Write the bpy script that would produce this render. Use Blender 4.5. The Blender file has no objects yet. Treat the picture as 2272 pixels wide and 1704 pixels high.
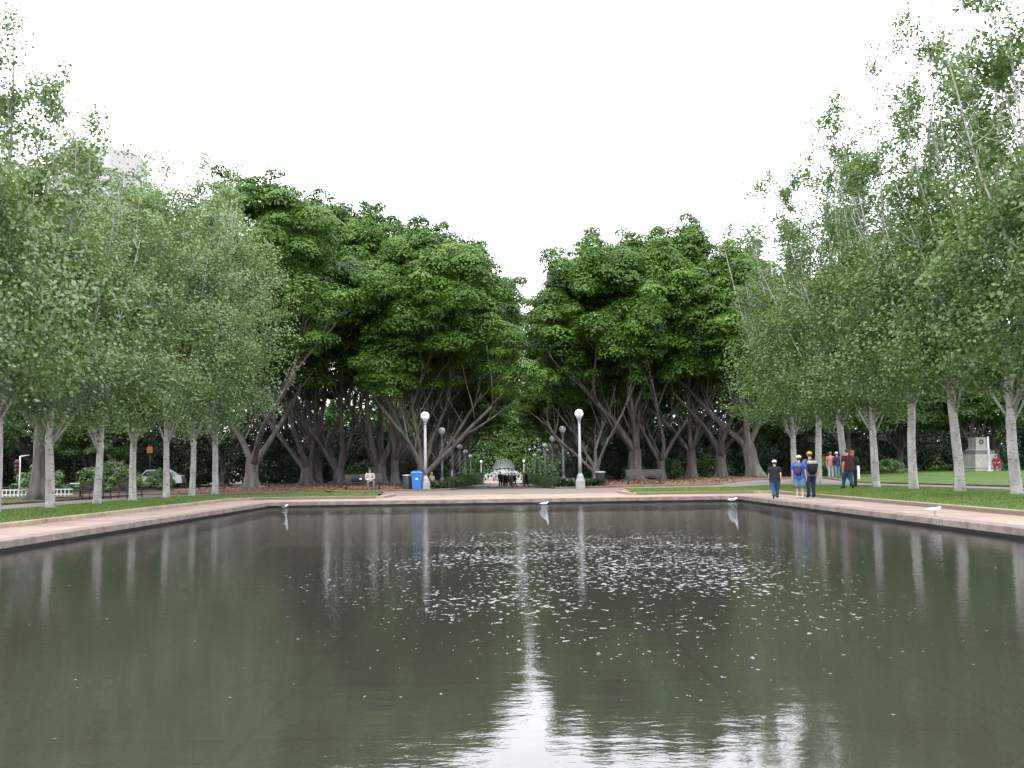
import bpy, bmesh, math, random
import numpy as np
from mathutils import Vector, Matrix, Euler
R = math.radians
PI = math.pi
scene = bpy.context.scene
COL = scene.collection

# ------------------------------------------------------------------ camera
FPX, HC = 2250.0, 1.25                 # focal length in photo pixels, eye height above the paving
cd = bpy.data.cameras.new("camera"); cam = bpy.data.objects.new("camera", cd); COL.objects.link(cam)
scene.camera = cam
cd.sensor_width = 36.0; cd.lens = FPX / 2272 * 36
cd.clip_start = 0.05; cd.clip_end = 3000
d_ = Vector((-21, -188, FPX)).normalized()            # the avenue's direction seen by the camera (right, up, forward)
e_ = Vector((1, .0135, 0)).normalized()
up_ = d_.cross(e_).normalized()
if up_.y < 0: up_ = -up_
x_ = e_ - d_ * e_.dot(d_); x_.normalize()
m = Matrix(((x_.x, x_.y, -x_.z, 0), (d_.x, d_.y, -d_.z, 0), (up_.x, up_.y, -up_.z, HC), (0, 0, 0, 1)))
cam.matrix_world = m
scene.render.resolution_x = 1024; scene.render.resolution_y = 768

# ------------------------------------------------------------------ world, sun, exposure
EXPO = 1.15
SUN_EL, SUN_AZ = 58, 200
w = bpy.data.worlds.new("World"); scene.world = w; w.use_nodes = True
nt = w.node_tree; nt.nodes.clear()
def wn(t, **k):
    n = nt.nodes.new(t)
    for a, b in k.items(): setattr(n, a, b)
    return n
wo = wn('ShaderNodeOutputWorld'); bg = wn('ShaderNodeBackground'); sky = wn('ShaderNodeTexSky', sky_type='NISHITA')
sky.sun_disc = False; sky.sun_elevation = R(SUN_EL); sky.sun_rotation = R(SUN_AZ)
tc = wn('ShaderNodeTexCoord'); sep = wn('ShaderNodeSeparateXYZ'); nt.links.new(tc.outputs['Generated'], sep.inputs[0])
mr = wn('ShaderNodeMapRange'); mr.inputs[1].default_value = 0.0; mr.inputs[2].default_value = 1.0
mr.inputs[3].default_value = 11; mr.inputs[4].default_value = 14.5
nt.links.new(sep.outputs['Z'], mr.inputs[0])
cn = wn('ShaderNodeTexNoise'); cn.inputs['Scale'].default_value = 2.2; cn.inputs['Detail'].default_value = 5
nt.links.new(tc.outputs['Generated'], cn.inputs['Vector'])
cr = wn('ShaderNodeMapRange'); cr.inputs[1].default_value = .3; cr.inputs[2].default_value = .7; cr.inputs[3].default_value = .88; cr.inputs[4].default_value = 1.1
nt.links.new(cn.outputs['Fac'], cr.inputs[0])
ml = wn('ShaderNodeMath', operation='MULTIPLY'); nt.links.new(mr.outputs[0], ml.inputs[0]); nt.links.new(cr.outputs[0], ml.inputs[1])
cc = wn('ShaderNodeVectorMath', operation='SCALE'); cc.inputs[0].default_value = (.97, .99, 1.04)
nt.links.new(ml.outputs[0], cc.inputs['Scale'])
mx = wn('ShaderNodeMix', data_type='RGBA'); mx.inputs[0].default_value = .93       # overcast cloud over the blue sky
nt.links.new(sky.outputs[0], mx.inputs[6]); nt.links.new(cc.outputs[0], mx.inputs[7])
nt.links.new(mx.outputs[2], bg.inputs[0]); bg.inputs[1].default_value = .15
nt.links.new(bg.outputs[0], wo.inputs[0])
sl = bpy.data.lights.new("sun", 'SUN'); sun = bpy.data.objects.new("sun", sl); COL.objects.link(sun)
sl.energy = 1.4; sl.angle = R(25); sl.color = (1, .97, .92)
az = R(SUN_AZ)
sdir = Vector((math.sin(az) * math.cos(R(SUN_EL)), math.cos(az) * math.cos(R(SUN_EL)), math.sin(R(SUN_EL))))
sun.rotation_euler = sdir.to_track_quat('Z', 'Y').to_euler()
scene.view_settings.view_transform = 'Standard'; scene.view_settings.look = 'None'
scene.view_settings.exposure = EXPO; scene.view_settings.gamma = 1
try:
    scene.cycles.max_bounces = 8; scene.cycles.transparent_max_bounces = 8
    scene.cycles.diffuse_bounces = 3
except Exception: pass

# ------------------------------------------------------------------ tagging
def tag(o, label=None, cat=None, group=None, kind=None):
    if label: o['label'] = label
    if cat: o['category'] = cat
    if group: o['group'] = group
    if kind: o['kind'] = kind
    return o
def empty(name, loc=(0, 0, 0), rz=0, s=1):
    o = bpy.data.objects.new(name, None); COL.objects.link(o)
    o.location = loc; o.rotation_euler = (0, 0, rz); o.scale = (s, s, s); o.empty_display_size = .2
    return o
def kids(o): return [c for c in COL.objects if c.parent == o]
CH = {}
def link(o, parent=None):
    COL.objects.link(o)
    if parent is not None:
        o.parent = parent; CH.setdefault(parent.name, []).append(o)
    return o
def copy_tree(o, parent=None):
    c = o.copy(); link(c, parent)
    for ch in CH.get(o.name, []): copy_tree(ch, c)
    return c

# ------------------------------------------------------------------ mesh helpers
class MB:
    def __init__(s): s.v = []; s.f = []; s.sm = []
    def add(s, vs, fs, smooth=False):
        b = len(s.v); s.v += [tuple(v) for v in vs]; s.f += [tuple(b + i for i in f) for f in fs]; s.sm += [smooth] * len(fs)
    def box(s, x0, x1, y0, y1, z0, z1, bev=0):
        if bev:
            b = bev
            rings = [(z0, b), (z0 + b, 0), (z1 - b, 0), (z1, b)]
            vs = []
            for z, i in rings:
                vs += [(x0 + i, y0 + i, z), (x1 - i, y0 + i, z), (x1 - i, y1 - i, z), (x0 + i, y1 - i, z)]
            fs = [(3, 2, 1, 0), (12, 13, 14, 15)]
            for k in range(3):
                for j in range(4):
                    a = k * 4 + j; c = k * 4 + (j + 1) % 4
                    fs.append((a, c, c + 4, a + 4))
            s.add(vs, fs)
        else:
            s.add([(x0, y0, z0), (x1, y0, z0), (x1, y1, z0), (x0, y1, z0), (x0, y0, z1), (x1, y0, z1), (x1, y1, z1), (x0, y1, z1)],
                  [(3, 2, 1, 0), (4, 5, 6, 7), (0, 1, 5, 4), (1, 2, 6, 5), (2, 3, 7, 6), (3, 0, 4, 7)])
    def lathe(s, prof, n=20, c=(0, 0, 0), smooth=True, cap=True):
        vs = []; fs = []
        for r, z in prof:
            for k in range(n):
                a = 2 * PI * k / n; vs.append((c[0] + r * math.cos(a), c[1] + r * math.sin(a), c[2] + z))
        for i in range(len(prof) - 1):
            for k in range(n):
                a = i * n + k; b = i * n + (k + 1) % n; fs.append((a, b, b + n, a + n))
        s.add(vs, fs, smooth)
        if cap:
            b0 = len(s.v) - len(vs)
            s.f.append(tuple(b0 + k for k in reversed(range(n)))); s.sm.append(False)
            s.f.append(tuple(b0 + (len(prof) - 1) * n + k for k in range(n))); s.sm.append(False)
    def tube(s, pts, rad, n=8, smooth=True, lobes=None):
        pts = [Vector(p) for p in pts]; vs = []; fs = []
        prevx = None
        for i, p in enumerate(pts):
            t = (pts[min(i + 1, len(pts) - 1)] - pts[max(i - 1, 0)])
            if t.length < 1e-6: t = Vector((0, 0, 1))
            t.normalize()
            ref = prevx if prevx is not None else Vector((1, 0, 0))
            x = ref - t * ref.dot(t)
            if x.length < 1e-3: x = Vector((0, 1, 0)) - t * t.y
            x.normalize(); y = t.cross(x); prevx = x
            for k in range(n):
                a = 2 * PI * k / n; r = rad[i]
                if lobes: r *= lobes(i, a)
                vs.append(p + x * (r * math.cos(a)) + y * (r * math.sin(a)))
        for i in range(len(pts) - 1):
            for k in range(n):
                a = i * n + k; b = i * n + (k + 1) % n; fs.append((a, b, b + n, a + n))
        fs.append(tuple(reversed(range(n)))); fs.append(tuple((len(pts) - 1) * n + k for k in range(n)))
        s.add(vs, fs, smooth)
    def ell(s, c, r, nu=14, nv=9, rot=None):
        vs = []; fs = []
        for j in range(nv + 1):
            ph = PI * j / nv
            for k in range(nu):
                a = 2 * PI * k / nu
                v = Vector((r[0] * math.sin(ph) * math.cos(a), r[1] * math.sin(ph) * math.sin(a), r[2] * math.cos(ph)))
                if rot: v = rot @ v
                vs.append(Vector(c) + v)
        for j in range(nv):
            for k in range(nu):
                a = j * nu + k; b = j * nu + (k + 1) % nu; fs.append((a, a + nu, b + nu, b))
        s.add(vs, fs, True)
    def build(s, name, mat, parent=None):
        me = bpy.data.meshes.new(name); me.from_pydata(s.v, [], s.f); me.polygons.foreach_set('use_smooth', s.sm)
        me.materials.append(mat); me.update()
        return link(bpy.data.objects.new(name, me), parent)

def np_mesh(name, V, F, mat, parent=None, smooth=False, rnd=None):
    me = bpy.data.meshes.new(name); nv, nf = len(V), len(F); k = F.shape[1]
    me.vertices.add(nv); me.vertices.foreach_set('co', V.astype(np.float32).ravel())
    me.loops.add(nf * k); me.loops.foreach_set('vertex_index', F.astype(np.int32).ravel())
    me.polygons.add(nf); me.polygons.foreach_set('loop_start', np.arange(0, nf * k, k, dtype=np.int32))
    try: me.polygons.foreach_set('loop_total', np.full(nf, k, dtype=np.int32))
    except Exception: pass
    if smooth: me.polygons.foreach_set('use_smooth', np.ones(nf, bool))
    me.update(calc_edges=True)
    if rnd is not None:
        a = me.attributes.new('rnd', 'FLOAT', 'FACE'); a.data.foreach_set('value', rnd.astype(np.float32))
    me.materials.append(mat)
    return link(bpy.data.objects.new(name, me), parent)

def leaf_quads(P, N, S, rng, asp=.62):
    """rhombic leaves, one quad each"""
    n = len(P)
    N = N / (np.linalg.norm(N, axis=1, keepdims=True) + 1e-9)
    A = rng.normal(size=(n, 3)); T = np.cross(N, A); T /= (np.linalg.norm(T, axis=1, keepdims=True) + 1e-9)
    B = np.cross(N, T); S = S[:, None]
    V = np.empty((n, 4, 3))
    V[:, 0] = P - T * S * .5; V[:, 1] = P + B * S * asp * .5 - N * S * .08; V[:, 2] = P + T * S * .5; V[:, 3] = P - B * S * asp * .5 - N * S * .08
    F = np.arange(n * 4).reshape(n, 4)
    return V.reshape(-1, 3), F

# ------------------------------------------------------------------ materials
def mat_new(name):
    m = bpy.data.materials.new(name); m.use_nodes = True; nt = m.node_tree
    return m, nt, nt.nodes['Principled BSDF']
def N_(nt, t, **k):
    n = nt.nodes.new(t)
    for a, b in k.items(): setattr(n, a, b)
    return n
def ramp(nt, fac, stops):
    r = N_(nt, 'ShaderNodeValToRGB'); el = r.color_ramp.elements
    while len(el) < len(stops): el.new(.5)
    for e, (p, c) in zip(el, stops):
        e.position = p; e.color = (*c, 1)
    nt.links.new(fac, r.inputs[0]); return r.outputs[0]
def noise(nt, scale, detail=4, rough=.55, vec=None, sc=None, coord='Object'):
    n = N_(nt, 'ShaderNodeTexNoise'); n.inputs['Scale'].default_value = scale; n.inputs['Detail'].default_value = detail
    n.inputs['Roughness'].default_value = rough
    if vec is None:
        t = N_(nt, 'ShaderNodeTexCoord'); vec = t.outputs[coord]
    if sc:
        mp = N_(nt, 'ShaderNodeMapping'); mp.inputs['Scale'].default_value = sc; nt.links.new(vec, mp.inputs[0]); vec = mp.outputs[0]
    nt.links.new(vec, n.inputs['Vector']); return n.outputs['Fac']
def mixc(nt, fac, a, b, blend='MIX'):
    m = N_(nt, 'ShaderNodeMix', data_type='RGBA', blend_type=blend)
    for s, v in ((0, fac), (6, a), (7, b)):
        if isinstance(v, (int, float)): m.inputs[s].default_value = v
        elif isinstance(v, tuple): m.inputs[s].default_value = (*v, 1)
        else: nt.links.new(v, m.inputs[s])
    return m.outputs[2]
def bump(nt, bsdf, h, strength=.4, dist=.02):
    b = N_(nt, 'ShaderNodeBump'); b.inputs['Strength'].default_value = strength; b.inputs['Distance'].default_value = dist
    nt.links.new(h, b.inputs['Height']); nt.links.new(b.outputs[0], bsdf.inputs['Normal'])
def simple(name, c, rough=.6, var=.25, scale=6, metal=0, bmp=0, spec=.5, sc=None):
    m, nt, b = mat_new(name)
    n = noise(nt, scale, 5, sc=sc)
    lo = tuple(x * (1 - var) for x in c); hi = tuple(min(1, x * (1 + var)) for x in c)
    nt.links.new(ramp(nt, n, [(.3, lo), (.7, hi)]), b.inputs['Base Color'])
    b.inputs['Roughness'].default_value = rough; b.inputs['Metallic'].default_value = metal
    b.inputs['Specular IOR Level'].default_value = spec
    if bmp: bump(nt, b, n, bmp)
    return m
def leafmat(name, dark, mid, light, under=None, trans=.25, rough=.5, nscale=.35, spec=.5):
    m, nt, b = mat_new(name)
    at = N_(nt, 'ShaderNodeAttribute', attribute_name='rnd')
    c1 = ramp(nt, at.outputs['Fac'], [(0, dark), (.5, mid), (1, light)])
    n = noise(nt, nscale, 3)
    c2 = mixc(nt, ramp(nt, n, [(.35, (0, 0, 0)), (.65, (1, 1, 1))]), (.82, .85, .9), (1.15, 1.12, 1.0))
    col = mixc(nt, 1.0, c1, c2, 'MULTIPLY')
    if under:
        g = N_(nt, 'ShaderNodeNewGeometry'); col = mixc(nt, g.outputs['Backfacing'], col, under)
    nt.links.new(col, b.inputs['Base Color']); b.inputs['Roughness'].default_value = rough
    b.inputs['Specular IOR Level'].default_value = spec
    tr = N_(nt, 'ShaderNodeBsdfTranslucent'); tcl = mixc(nt, 1.0, col, (1.1, 1.35, .55), 'MULTIPLY'); nt.links.new(tcl, tr.inputs[0])
    ms = N_(nt, 'ShaderNodeMixShader'); ms.inputs[0].default_value = trans
    nt.links.new(b.outputs[0], ms.inputs[1]); nt.links.new(tr.outputs[0], ms.inputs[2])
    nt.links.new(ms.outputs[0], nt.nodes['Material Output'].inputs[0])
    return m
M = {}
M['pop_l'] = leafmat('poplar_leaf_silver', (.11, .17, .052), (.18, .26, .088), (.28, .375, .165), under=(.21, .30, .15), trans=.22, rough=.55, spec=.3)
M['pop_r'] = leafmat('poplar_leaf_green', (.068, .12, .030), (.11, .185, .05), (.17, .265, .085), under=(.15, .23, .09), trans=.25, rough=.55, spec=.3)
M['fig'] = leafmat('fig_leaf', (.030, .076, .007), (.070, .165, .013), (.150, .285, .028), trans=.2, rough=.5, spec=.3)
M['fig_bright'] = leafmat('bright_leaf', (.03, .075, .012), (.07, .16, .02), (.13, .25, .04), trans=.3, rough=.5)
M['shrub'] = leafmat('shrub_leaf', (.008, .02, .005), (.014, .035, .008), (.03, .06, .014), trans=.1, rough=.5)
M['hedge'] = leafmat('hedge_leaf', (.045, .10, .022), (.085, .18, .04), (.15, .27, .07), trans=.15, rough=.45, nscale=.8)
M['strap'] = leafmat('strap_leaf', (.02, .05, .02), (.04, .085, .035), (.10, .16, .08), trans=.15, rough=.35, nscale=.8)

def bark_white():
    m, nt, b = mat_new('pale_poplar_bark')
    n1 = noise(nt, 1.0, 5, sc=(3, 3, 1.2)); n2 = noise(nt, 1.0, 4, .7, sc=(4, 4, 13))
    c = ramp(nt, n1, [(.3, (.35, .335, .31)), (.55, (.55, .54, .51)), (.75, (.68, .68, .64))])
    c = mixc(nt, ramp(nt, n2, [(.56, (0, 0, 0)), (.64, (1, 1, 1))]), c, (.17, .15, .13))
    nt.links.new(c, b.inputs['Base Color']); b.inputs['Roughness'].default_value = .8
    bump(nt, b, n2, .5, .02); return m
def bark_fig():
    m, nt, b = mat_new('grey_fig_bark')
    n1 = noise(nt, 1.0, 5, sc=(2.2, 2.2, .6)); n2 = noise(nt, 1.0, 4, .6, sc=(14, 14, 2.5))
    c = ramp(nt, n1, [(.3, (.06, .053, .045)), (.5, (.115, .104, .09)), (.72, (.25, .232, .205))])
    c = mixc(nt, ramp(nt, n2, [(.4, (.5, .5, .5)), (.6, (1, 1, 1))]), (.08, .065, .05), c)
    nt.links.new(c, b.inputs['Base Color']); b.inputs['Roughness'].default_value = .85
    bump(nt, b, n2, .6, .04); return m
M['bark_w'] = bark_white(); M['bark_f'] = bark_fig()

def grass_mat(name, c):
    m, nt, b = mat_new(name)
    n1 = noise(nt, .35, 4); n2 = noise(nt, 14, 4, .7)
    a = ramp(nt, n1, [(.3, tuple(x * .75 for x in c)), (.7, tuple(x * 1.25 for x in c))])
    a = mixc(nt, ramp(nt, n2, [(.3, (.55, .55, .55)), (.7, (1.3, 1.3, 1.2))]), (0, 0, 0), a)
    k = mixc(nt, 1.0, ramp(nt, n1, [(.3, tuple(x * .8 for x in c)), (.7, tuple(x * 1.25 for x in c))]), ramp(nt, n2, [(.3, (.6, .62, .6)), (.7, (1.3, 1.25, 1.15))]), 'MULTIPLY')
    nt.links.new(k, b.inputs['Base Color']); b.inputs['Roughness'].default_value = .9
    b.inputs['Specular IOR Level'].default_value = .2
    bump(nt, b, n2, .7, .03); return m
M['grass'] = grass_mat('lawn_grass', (.058, .115, .016))
M['blade'] = leafmat('grass_blade', (.10, .17, .028), (.15, .25, .042), (.22, .33, .07), trans=.25, rough=.6)

def paving():
    m, nt, b = mat_new('pink_brick_paving')
    t = N_(nt, 'ShaderNodeTexCoord')
    br = N_(nt, 'ShaderNodeTexBrick'); nt.links.new(t.outputs['Object'], br.inputs['Vector'])
    br.inputs['Scale'].default_value = 1.0; br.inputs['Brick Width'].default_value = .40; br.inputs['Row Height'].default_value = .20
    br.inputs['Mortar Size'].default_value = .006; br.inputs['Mortar Smooth'].default_value = .3
    br.inputs['Color1'].default_value = (.36, .255, .21, 1); br.inputs['Color2'].default_value = (.42, .31, .255, 1); br.inputs['Mortar'].default_value = (.24, .18, .15, 1)
    n1 = noise(nt, .6, 6, .65); n2 = noise(nt, 30, 3, .7)
    c = mixc(nt, 1.0, br.outputs['Color'], ramp(nt, n1, [(.32, (.62, .62, .64)), (.5, (.92, .92, .92)), (.68, (1.12, 1.10, 1.07))]), 'MULTIPLY')
    c = mixc(nt, 1.0, c, ramp(nt, n2, [(.3, (.82, .82, .82)), (.7, (1.12, 1.12, 1.12))]), 'MULTIPLY')
    nt.links.new(c, b.inputs['Base Color']); b.inputs['Roughness'].default_value = .75
    bump(nt, b, n2, .25, .01); return m
M['pave'] = paving()
def stone(name, c, c2, sc1=1.3, joint=None):
    m, nt, b = mat_new(name)
    n1 = noise(nt, sc1, 6, .65); n2 = noise(nt, 22, 4, .7)
    k = ramp(nt, n1, [(.3, c2), (.6, c), (.8, tuple(x * 1.15 for x in c))])
    k = mixc(nt, 1.0, k, ramp(nt, n2, [(.3, (.7, .7, .7)), (.7, (1.15, 1.15, 1.15))]), 'MULTIPLY')
    if joint:
        t = N_(nt, 'ShaderNodeTexCoord'); br = N_(nt, 'ShaderNodeTexBrick'); nt.links.new(t.outputs['Object'], br.inputs['Vector'])
        br.offset = 0
        br.inputs['Scale'].default_value = 1; br.inputs['Brick Width'].default_value = joint; br.inputs['Row Height'].default_value = joint
        br.inputs['Mortar Size'].default_value = .012 if joint < 1.5 else .03
        k = mixc(nt, br.outputs['Fac'], k, tuple(x * .45 for x in c))
    nt.links.new(k, b.inputs['Base Color']); b.inputs['Roughness'].default_value = .85
    bump(nt, b, n2, .35, .01); return m
M['coping'] = stone('weathered_coping', (.29, .225, .195), (.11, .09, .08), sc1=2.2, joint=1.2)
M['kerb'] = stone('pink_kerb_stone', (.47, .34, .25), (.28, .19, .14), joint=1.2)
M['kerbdark'] = stone('brown_kerb_stone', (.27, .17, .13), (.13, .08, .06))
M['poolwall'] = stone('wet_pool_wall', (.055, .055, .048), (.03, .03, .026))
M['poolfloor'] = stone('algae_pool_floor', (.085, .088, .066), (.05, .053, .042), sc1=.25, joint=1.8)
M['road'] = stone('brown_asphalt_path', (.24, .185, .15), (.16, .13, .11), sc1=.4)
M['roadl'] = stone('grey_asphalt_path', (.20, .175, .16), (.15, .13, .12), sc1=.4)
M['soil'] = stone('park_soil', (.07, .055, .035), (.04, .035, .02), sc1=.5)
M['mulch'] = stone('red_brown_mulch', (.15, .078, .045), (.075, .042, .027), sc1=2.5)
M['stonegrey'] = stone('grey_sandstone', (.42, .42, .36), (.28, .28, .24), sc1=1.2)
M['stonedark'] = stone('dark_granite', (.17, .18, .17), (.10, .11, .10), sc1=2)
M['lamp_paint'] = simple('grey_lamp_paint', (.23, .23, .25), .5, .18, 8)
M['globe'] = simple('opal_glass_globe', (.82, .81, .82), .25, .03, 3)
M['darkmetal'] = simple('dark_metal', (.03, .03, .035), .5, .2, 10)
M['blue'] = simple('blue_bin_plastic', (.02, .20, .62), .4, .12, 5)
M['bluedk'] = simple('blue_bin_lid', (.025, .24, .68), .35, .1, 5)
M['bin'] = simple('dark_bin_enamel', (.035, .034, .036), .45, .2, 8)
M['binlt'] = simple('pale_bin_rim', (.6, .62, .62), .3, .1, 8, metal=.2)
M['wood'] = simple('weathered_bench_timber', (.085, .06, .055), .6, .35, 3, sc=(.6, 12, 12))
M['woodbr'] = simple('brown_bench_timber', (.13, .085, .06), .6, .3, 3, sc=(.6, 12, 12))
M['white'] = simple('white_paint', (.58, .60, .60), .5, .08, 5)
M['tower'] = simple('pale_tower_concrete', (.50, .50, .485), .7, .04, .05)
M['glassdk'] = simple('tower_glazing', (.27, .28, .285), .4, .1, 1)
M['orange'] = simple('orange_sign', (.55, .13, .04), .5, .1, 5)
M['carw'] = simple('white_car_paint', (.7, .72, .74), .3, .05, 3)
M['glass'] = simple('car_glass', (.03, .035, .04), .1, .1, 3)
M['tyre'] = simple('tyre_rubber', (.02, .02, .02), .8, .1, 9)
M['foam'] = simple('fountain_spray', (.40, .42, .45), .6, .05, 9)
M['bronze'] = simple('bronze_statue', (.05, .055, .045), .5, .3, 5)

def water_mat():
    m, nt, b = mat_new('pond_water'); nt.nodes.remove(b)
    t = N_(nt, 'ShaderNodeTexCoord'); o = t.outputs['Object']
    # long gentle ripples + small wavelets
    a = noise(nt, 1.0, 3, .5, o, (1.6, 3.2, 1)); c = noise(nt, 1.0, 3, .6, o, (6, 11, 1)); 
    fine = noise(nt, 1.0, 2, .6, o, (22, 34, 1))
    def mth(op, x, y=None, z=None):
        n = N_(nt, 'ShaderNodeMath', operation=op)
        for i, v in enumerate((x, y, z)):
            if v is None: continue
            if isinstance(v, (int, float)): n.inputs[i].default_value = v
            else: nt.links.new(v, n.inputs[i])
        return n.outputs[0]
    sp = N_(nt, 'ShaderNodeSeparateXYZ'); nt.links.new(o, sp.inputs[0])
    far = N_(nt, 'ShaderNodeMapRange'); far.inputs[1].default_value = 7; far.inputs[2].default_value = 26; far.inputs[3].default_value = .55; far.inputs[4].default_value = 3.5
    nt.links.new(sp.outputs[1], far.inputs[0])
    h = mth('ADD', mth('MULTIPLY', a, .0028), mth('MULTIPLY', c, mth('MULTIPLY', far.outputs[0], .0018)))
    h = mth('ADD', h, mth('MULTIPLY', fine, .00022))
    # patch of choppier water in the middle of the pool
    sp = N_(nt, 'ShaderNodeSeparateXYZ'); nt.links.new(o, sp.inputs[0])
    X, Y = sp.outputs[0], sp.outputs[1]
    ex = mth('DIVIDE', mth('SUBTRACT', X, 1.5), 4.6); ey = mth('DIVIDE', mth('SUBTRACT', Y, 17.5), 9.5)
    q = mth('ADD', mth('MULTIPLY', ex, ex), mth('MULTIPLY', ey, ey))
    q = mth('ADD', q, mth('MULTIPLY', mth('SUBTRACT', noise(nt, .5, 4, .7, o), .5), 3.0))
    mk = N_(nt, 'ShaderNodeMapRange'); mk.inputs[1].default_value = 2.1; mk.inputs[2].default_value = -.1
    mk.inputs[3].default_value = .84; mk.inputs[4].default_value = .552; nt.links.new(q, mk.inputs[0])
    drop = noise(nt, 1.0, 2, .6, o, (13, 7.5, 1))
    # small steep wavelets whose faces lean back towards the sky
    on = mth('MINIMUM', mth('MAXIMUM', mth('MULTIPLY', mth('SUBTRACT', drop, mk.outputs[0]), 22.0), 0.0), 1.0)
    tilt = mth('MULTIPLY', on, mth('ADD', -.30, mth('MULTIPLY', noise(nt, 3.0, 1, .5, o), .2)))
    bp = N_(nt, 'ShaderNodeBump'); bp.inputs['Strength'].default_value = 1.0; bp.inputs['Distance'].default_value = 1.0
    nt.links.new(h, bp.inputs['Height'])
    cx = N_(nt, 'ShaderNodeCombineXYZ'); nt.links.new(tilt, cx.inputs[1])
    va = N_(nt, 'ShaderNodeVectorMath', operation='ADD'); nt.links.new(bp.outputs[0], va.inputs[0]); nt.links.new(cx.outputs[0], va.inputs[1])
    vn = N_(nt, 'ShaderNodeVectorMath', operation='NORMALIZE'); nt.links.new(va.outputs[0], vn.inputs[0]); bp = vn
    fr = N_(nt, 'ShaderNodeFresnel'); fr.inputs[0].default_value = 1.42; nt.links.new(bp.outputs[0], fr.inputs['Normal'])
    gl = N_(nt, 'ShaderNodeBsdfGlossy'); gl.inputs['Roughness'].default_value = .006; nt.links.new(bp.outputs[0], gl.inputs['Normal'])
    gl.inputs['Color'].default_value = (1, 1, 1, 1)
    tr = N_(nt, 'ShaderNodeBsdfTransparent'); tr.inputs[0].default_value = (.62, .66, .58, 1)
    df = N_(nt, 'ShaderNodeBsdfDiffuse'); df.inputs[0].default_value = (.048, .049, .042, 1)
    mu = N_(nt, 'ShaderNodeMixShader'); mu.inputs[0].default_value = .35
    nt.links.new(tr.outputs[0], mu.inputs[1]); nt.links.new(df.outputs[0], mu.inputs[2])
    ms = N_(nt, 'ShaderNodeMixShader'); nt.links.new(fr.outputs[0], ms.inputs[0])
    nt.links.new(mu.outputs[0], ms.inputs[1]); nt.links.new(gl.outputs[0], ms.inputs[2])
    nt.links.new(ms.outputs[0], nt.nodes['Material Output'].inputs[0])
    return m
M['water'] = water_mat()
ALB = .66                                   # one scale for every painted, stone and leaf colour
def dim(m):
    nt = m.node_tree
    for n in list(nt.nodes):
        if n.type in ('BSDF_PRINCIPLED', 'BSDF_TRANSLUCENT'):
            i = n.inputs['Base Color'] if n.type == 'BSDF_PRINCIPLED' else n.inputs[0]
            if i.links:
                src = i.links[0].from_socket; nt.links.new(mixc(nt, 1.0, src, (ALB, ALB, ALB), 'MULTIPLY'), i)
    m['dim'] = 1; return m
for k_, m_ in M.items():
    if k_ not in ('water', 'globe', 'lamp_paint', 'white'): dim(m_)
def cloth(name, c):
    if name not in M: M[name] = dim(simple(name, c, .85, .18, 14, spec=.2))
    return M[name]
M['skin'] = simple('skin', (.46, .27, .19), .55, .08, 6)
M['hairdk'] = simple('dark_hair', (.03, .02, .015), .6, .3, 20)
M['hairbr'] = simple('brown_hair', (.10, .05, .025), .6, .3, 20)
M['hairrd'] = simple('ginger_hair', (.35, .12, .04), .6, .3, 20)
M['hairbl'] = simple('blond_hair', (.5, .42, .2), .6, .3, 20)

# ------------------------------------------------------------------ terrain
def sst(a, b, x):
    t = np.clip((x - a) / (b - a), 0, 1); return t * t * (3 - 2 * t)
def gz(x, y):
    """ground height: paving level near the pool, falling along the avenue, rising on the right"""
    x = np.asarray(x, float); y = np.asarray(y, float)
    drop = -.0155 * (np.clip(y, 62, 165) - 62)
    ax = np.abs(x)
    side = .14 * sst(60, 66, y) - .0155 * (np.clip(y, 105, 190) - 105)
    k = sst(4.6, 8.0, ax)
    z = drop * (1 - k) + side * k
    z = z + .15 * sst(12.2, 15.5, x) * sst(0, 10, y) * (1 - sst(95, 110, y)) + .22 * sst(24, 34, x) * sst(52, 72, y) * (1 - sst(95, 110, y)) 
    return z
def G(x, y): return float(gz(x, y))
PX0, PX1, PY0, PY1 = -9.5, 9.7, 2.2, 41.8       # the pool
WZ = -.21

def grid_sheet(name, xs, ys, off, mat, skip=None, zf=gz):
    xs = np.array(xs, float); ys = np.array(ys, float)
    Xg, Yg = np.meshgrid(xs, ys); Z = zf(Xg, Yg) + off
    V = np.stack([Xg, Yg, Z], -1).reshape(-1, 3); nx = len(xs); F = []
    for j in range(len(ys) - 1):
        for i in range(nx - 1):
            if skip and skip(.5 * (xs[i] + xs[i + 1]), .5 * (ys[j] + ys[j + 1])): continue
            a = j * nx + i; F.append((a, a + 1, a + nx + 1, a + nx))
    o = np_mesh(name, V, np.array(F), mat, smooth=True)
    return tag(o, kind='structure')
def pts_res(pl, n):
    pl = np.array(pl, float); d = np.r_[0, np.cumsum(np.linalg.norm(np.diff(pl, axis=0), axis=1))]
    t = np.linspace(0, d[-1], n); return np.stack([np.interp(t, d, pl[:, 0]), np.interp(t, d, pl[:, 1])], 1)
def strip_sheet(name, A, B, off, mat, n=40, m=8, kind='structure'):
    A = pts_res(A, n); B = pts_res(B, n); V = []
    for j in range(m + 1):
        p = A + (B - A) * j / m; z = gz(p[:, 0], p[:, 1]) + off; V.append(np.c_[p, z])
    V = np.concatenate(V); F = []
    for j in range(m):
        for i in range(n - 1):
            a = j * n + i; F.append((a, a + 1, a + n + 1, a + n))
    F = np.array(F)
    # face up
    p0, p1, p2 = V[F[0, 0]], V[F[0, 1]], V[F[0, 3]]
    if np.cross(p1 - p0, p2 - p0)[2] < 0: F = F[:, ::-1]
    return tag(np_mesh(name, V, F, mat, smooth=True), kind=kind)
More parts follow.
